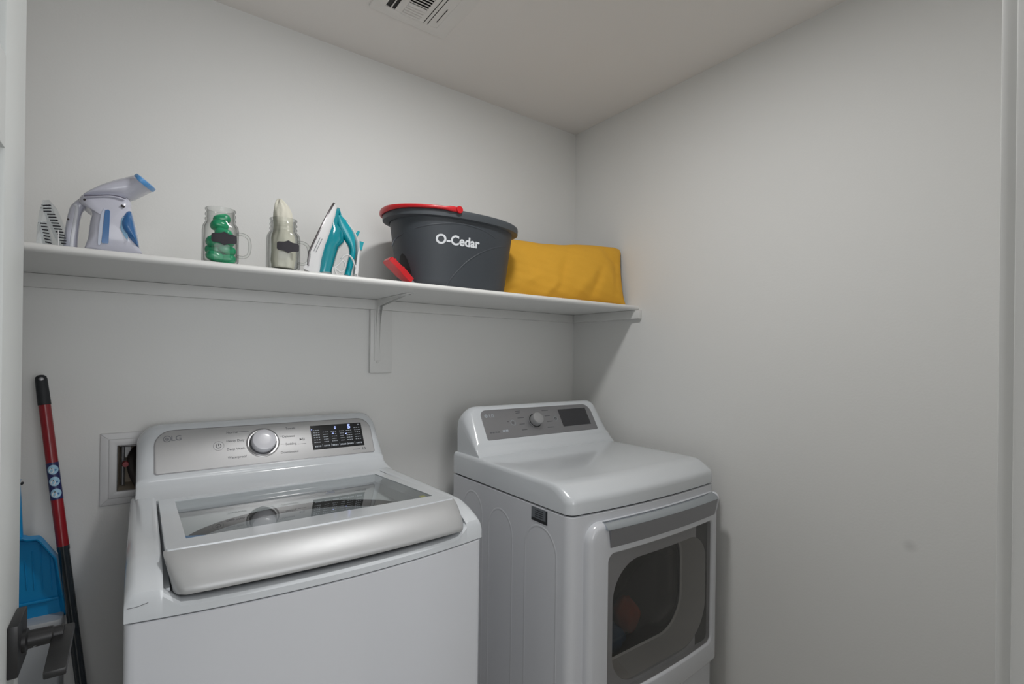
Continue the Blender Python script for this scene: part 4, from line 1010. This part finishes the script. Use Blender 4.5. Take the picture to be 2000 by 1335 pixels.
pl_ = finish('throw_pillow', bm, [M_YEL, M_PILB], ang=80); tag(pl_, 'mustard yellow lumbar pillow leaning in the corner of the shelf', 'pillow')
bm = B(); cv = []
for t in [i/40 for i in range(40)]: cv.append(pillow_pt(t, 0, 0))
for t in [i/24 for i in range(24)]: cv.append(pillow_pt(1, t, 0))
for t in [i/40 for i in range(40)]: cv.append(pillow_pt(1-t, 1, 0))
for t in [i/24 for i in range(25)]: cv.append(pillow_pt(0, 1-t, 0))
cv = [p-nP2*.004 for p in cv]; sweep(bm, cv, .0014, 8, refdir=nP2); pp = finish('piping', bm, M_PILB, pl_); pp['label'] = 'dark brown seam'

# ------------------------------------------------------------------ outlet box in the wall
ob = thing('washer_outlet_box', (-1.65, 0, 1.0475), 'white recessed plumbing outlet box in the wall behind the washer', 'outlet box')
MO = Matrix(((1, 0, 0, 0), (0, 0, -1, 0), (0, 1, 0, 0), (0, 0, 0, 1)))
bm = B(); frame_prism(bm, rrect(-1.7612, .9475, -1.535, 1.147, .003, 3), rrect(-1.7235, .985, -1.573, 1.1115, .002, 3), MO, .0005, .006, .0035)
frame_prism(bm, rrect(-1.7425, .966, -1.555, 1.130, .003, 3), rrect(-1.7235, .985, -1.573, 1.1115, .002, 3), MO, .004, .009, .003); finish('faceplate', bm, M_WPL, ob, merge=False)
bm = B(); R = [[Vector((p.x, y, p.y)) for p in rrect(-1.7225+i, .986+i, -1.574-i, 1.1105-i, .002, 3)] for i, y in ((0, -.004), (.004, .085))]
loft(bm, R, cap0=False, cap1=True); finish('recess', bm, M_TAN, ob)
bm = B(); sweep(bm, smooth_poly([Vector(p) for p in ((-1.68, .075, 1.085), (-1.686, .05, 1.082), (-1.692, .022, 1.068), (-1.690, .008, 1.035), (-1.676, -.006, 1.00), (-1.655, -.016, .96), (-1.645, -.017, .88))], 4, closed=False), .0105, 14); finish('hose', bm, M_HOSE, ob)
bm = B(); lathe_axis(bm, Vector((-1.705, .035, 1.055)), -Y, [(.0001, .03), (.007, .03), (.009, .022), (.009, .012), (.004, .010), (.004, 0), (.0001, 0)], 16); v = finish('valve', bm, M_REDP, ob); v['label'] = 'dark red valve knob'
bm = B(); box(bm, (-1.7165, .05, 1.068), (-1.694, .052, 1.098)); finish('valve_tag', bm, M_WPL, ob)
bm = B(); cyl(bm, (-1.712, .045, .99), (-1.712, .045, 1.10), .0045); cyl(bm, (-1.72, .03, 1.106), (-1.67, .03, 1.104), .004); finish('pipe', bm, M_SILVD, ob)

# ------------------------------------------------------------------ mop, dustpan, bin
T = at(79.5, 733, 'y', -.035); 
Bm = at(158.5, 1335, 'y', -.13)
dm = (Bm-T).normalized(); mp = thing('mop', T+dm*((T.z-.04)/-dm.z), 'red and dark grey mop pole leaning on the wall left of the washer', 'mop')
def along(py):    # point on the pole seen at image row py
    best = None
    for k in range(2001):
        p = T+dm*(k*.0009); d = p-EYE; yy = CY-F_PX*d.dot(UP)/d.dot(fw)
        if best is None or abs(yy-py) < best[0]: best = (abs(yy-py), k*.0009)
    return best[1]
k1, k2, k3, k4 = along(790), along(903), along(974), along(1068)
Lm = (T.z-.05)/-dm.z
bm = B(); lathe_axis(bm, T, dm, [(.0001, -.002), (.006, -.001), (.0105, .003), (.0120, .010), (.0130, k1-.004), (.0130, k1), (.0115, k1+.001), (.0115, k1-.004)], 24); gp = finish('grip', bm, M_RUBBER, mp)
sd = (EYE-T); sd = (sd-dm*sd.dot(dm)).normalized()
bm = B(); O = T+dm*.010+sd*.0105; lathe_axis(bm, O, sd, [(.0001, .0015), (.004, .0015), (.0052, .0008), (.0052, -.004), (.0001, -.004)], 16); finish('hang_hole', bm, M_SILVD, gp)
bm = B(); cyl(bm, T+dm*(k1-.002), T+dm*k4, .0121, .0121); finish('upper_tube', bm, M_REDP, mp)
bm = B(); cyl(bm, T+dm*k2, T+dm*k3, .0125, .0125); lb = finish('pole_label', bm, M_NAVY, mp); lb['label'] = 'navy label with three round pale blue pictures'
for j, f_ in enumerate((.19, .51, .83)):
    C0 = T+dm*(k2+(k3-k2)*f_)+sd*.0018; side = dm.cross(sd).normalized(); bm = B(); R = []
    for ri in (1, .7, .4, .02):
        row = []
        for k in range(24):
            a = 2*PI*k/24; u_ = .0103*ri*math.cos(a); row.append(C0+dm*(.0118*ri*math.sin(a))+side*u_+sd*(math.sqrt(max(0, .0125**2-u_*u_))-.0012))
        R.append(row)
    loft(bm, R, cap0=False, cap1=True); pic = finish('picture', bm, M_PALEB, lb)
    for dx_, dz_, ra_, rb_, m_ in ((.003, .002, .0050, .0062, M_WHITEINK), (-.0045, .0015, .0020, .0024, M_STBLUE), (.002, -.004, .0014, .0014, M_HOSE)):
        off_ = .0004 if m_ is M_WHITEINK else .0007
        bm = B(); bm.faces.new([bm.verts.new(C0+dm*(dz_+rb_*math.sin(2*PI*k/16))+side*(dx_+ra_*math.cos(2*PI*k/16))+sd*(math.sqrt(.0125**2-min(.0103, abs(dx_+ra_*math.cos(2*PI*k/16)))**2)-.0012+off_)) for k in range(16)])
        finish('picture_spot', bm, m_, pic)
bm = B(); lathe_axis(bm, T, dm, [(.0126, k4-.004), (.0126, k4+.006), (.0112, k4+.008), (.0112, Lm)], 24); finish('lower_tube', bm, M_DKTUBE, mp)
bm = B(); e = T+dm*Lm; loft(bm, [sring(e.x-.006, e.y, z, r*.9, r*.62, 2.2, 32) for z, r in ((.006, .036), (.03, .038), (.045, .03), (.06, .016))]); finish('mop_head', bm, mat('mop_cotton', 'c9c9cc', .9, bump=.4, scale=90), mp)

DPY = -.085
def D(x, y, yy=DPY): return at(30+x*.2247, 930+y*.2247, 'y', yy)
dp_ = thing('dustpan', (D(20, 1250).x, DPY, D(20, 1250).z), 'bright blue dustpan standing against the wall left of the mop', 'dustpan')
cxd = D(30, 900).x
def mir(p): return Vector((2*cxd-p.x, p.y, p.z))
right = [D(*p) for p in ((78, 520), (110, 530), (200, 522), (230, 540), (365, 690), (385, 800), (415, 1010), (452, 1192))]
outl = right+[mir(p) for p in reversed(right)]
bm = B()
bk_ = [p+Y*.012 for p in outl]
n = len(outl)
inn = [Vector((cxd+(p.x-cxd)*.86, DPY+.008, D(0, 900).z+(p.z-D(0, 900).z)*(.86 if p.z > D(0, 900).z else 1.0))) for p in outl]
ro = [Vector((p.x, DPY-.022*clamp((p.z-D(0, 1150).z)/.05, .15, 1), p.z)) for p in outl]
rin = [Vector((cxd+(p.x-cxd)*.965, DPY-.021*clamp((p.z-D(0, 1150).z)/.05, .1, 1), D(0, 900).z+(p.z-D(0, 900).z)*(.97 if p.z > D(0, 900).z else 1.0))) for p in outl]
loft(bm, [bk_, ro, rin, inn]); pan = finish('pan', bm, M_BLUE, dp_)
bm = B()
for xx, ya, yb in ((80, 730, 990), (145, 650, 990), (215, 590, 985), (295, 665, 985)):
    sweep(bm, [D(xx, ya, DPY+.0075), D(xx+22, yb, DPY+.0075)], (.0013, .0012), 8)
finish('rib', bm, M_BLUE, pan, merge=False)
bm = B(); a, b = D(375, 1052, DPY+.004), D(-310, 1110, DPY+.004); b = Vector((2*cxd-a.x, a.y, a.z)); sweep(bm, [a, b], (.0035, .0022), 8); finish('lip_crease', bm, M_BLUE, pan)
hl = [Vector((cxd, DPY+.003, D(0, 520).z-.01)), Vector((cxd, DPY+.002, D(0, 400).z)), Vector((cxd, DPY, D(0, 200).z)), Vector((cxd, DPY-.002, D(0, 60).z)), Vector((cxd, DPY-.002, D(0, 30).z))]
hw = D(70, 440).x-cxd
bm = B(); sweep(bm, smooth_poly(hl, 4, closed=False), [(hw*1.05-.0006*i, .008) for i in range(17)], 14, refdir=-Y, n=2.5); finish('handle', bm, M_BLUE, dp_)
bm = B(); lathe_axis(bm, D(56, 62, DPY-.004), -Y, [(.0001, -.008), (.003, -.008), (.003, .003), (.0001, .003)], 12); finish('hanger', bm, M_RUBBER, dp_)

BNY = -.125; zt = at(131, 1199, 'y', DPY-.02).z-.0008; br_x = at(121, 1204, 'y', BNY).x
bn = thing('storage_bin', ((-1.99+br_x)/2, -.08, 0), 'pale closed storage bin under the blue dustpan, behind the door handle', 'bin')
def br_(ins, z): return [Vector((p.x, p.y, z)) for p in rrect(-1.99+ins, BNY+ins*.5, br_x-ins*.5, -.02, .008, 4)]
M_BIN = mat('bin_plastic', 'b4b8bc', .45)
bm = B(); loft(bm, [br_(.02, .003), br_(.004, zt-.012)]); finish('bin_body', bm, M_BIN, bn, ang=50)
bm = B(); loft(bm, [br_(.001, zt-.014), br_(0, zt-.012), br_(0, zt-.002), br_(.002, zt)]); finish('bin_lid', bm, M_BIN, bn, ang=50)

for o in bpy.data.objects:
    if '_abs' in o: del o['_abs']
for im in list(bpy.data.images): bpy.data.images.remove(im)
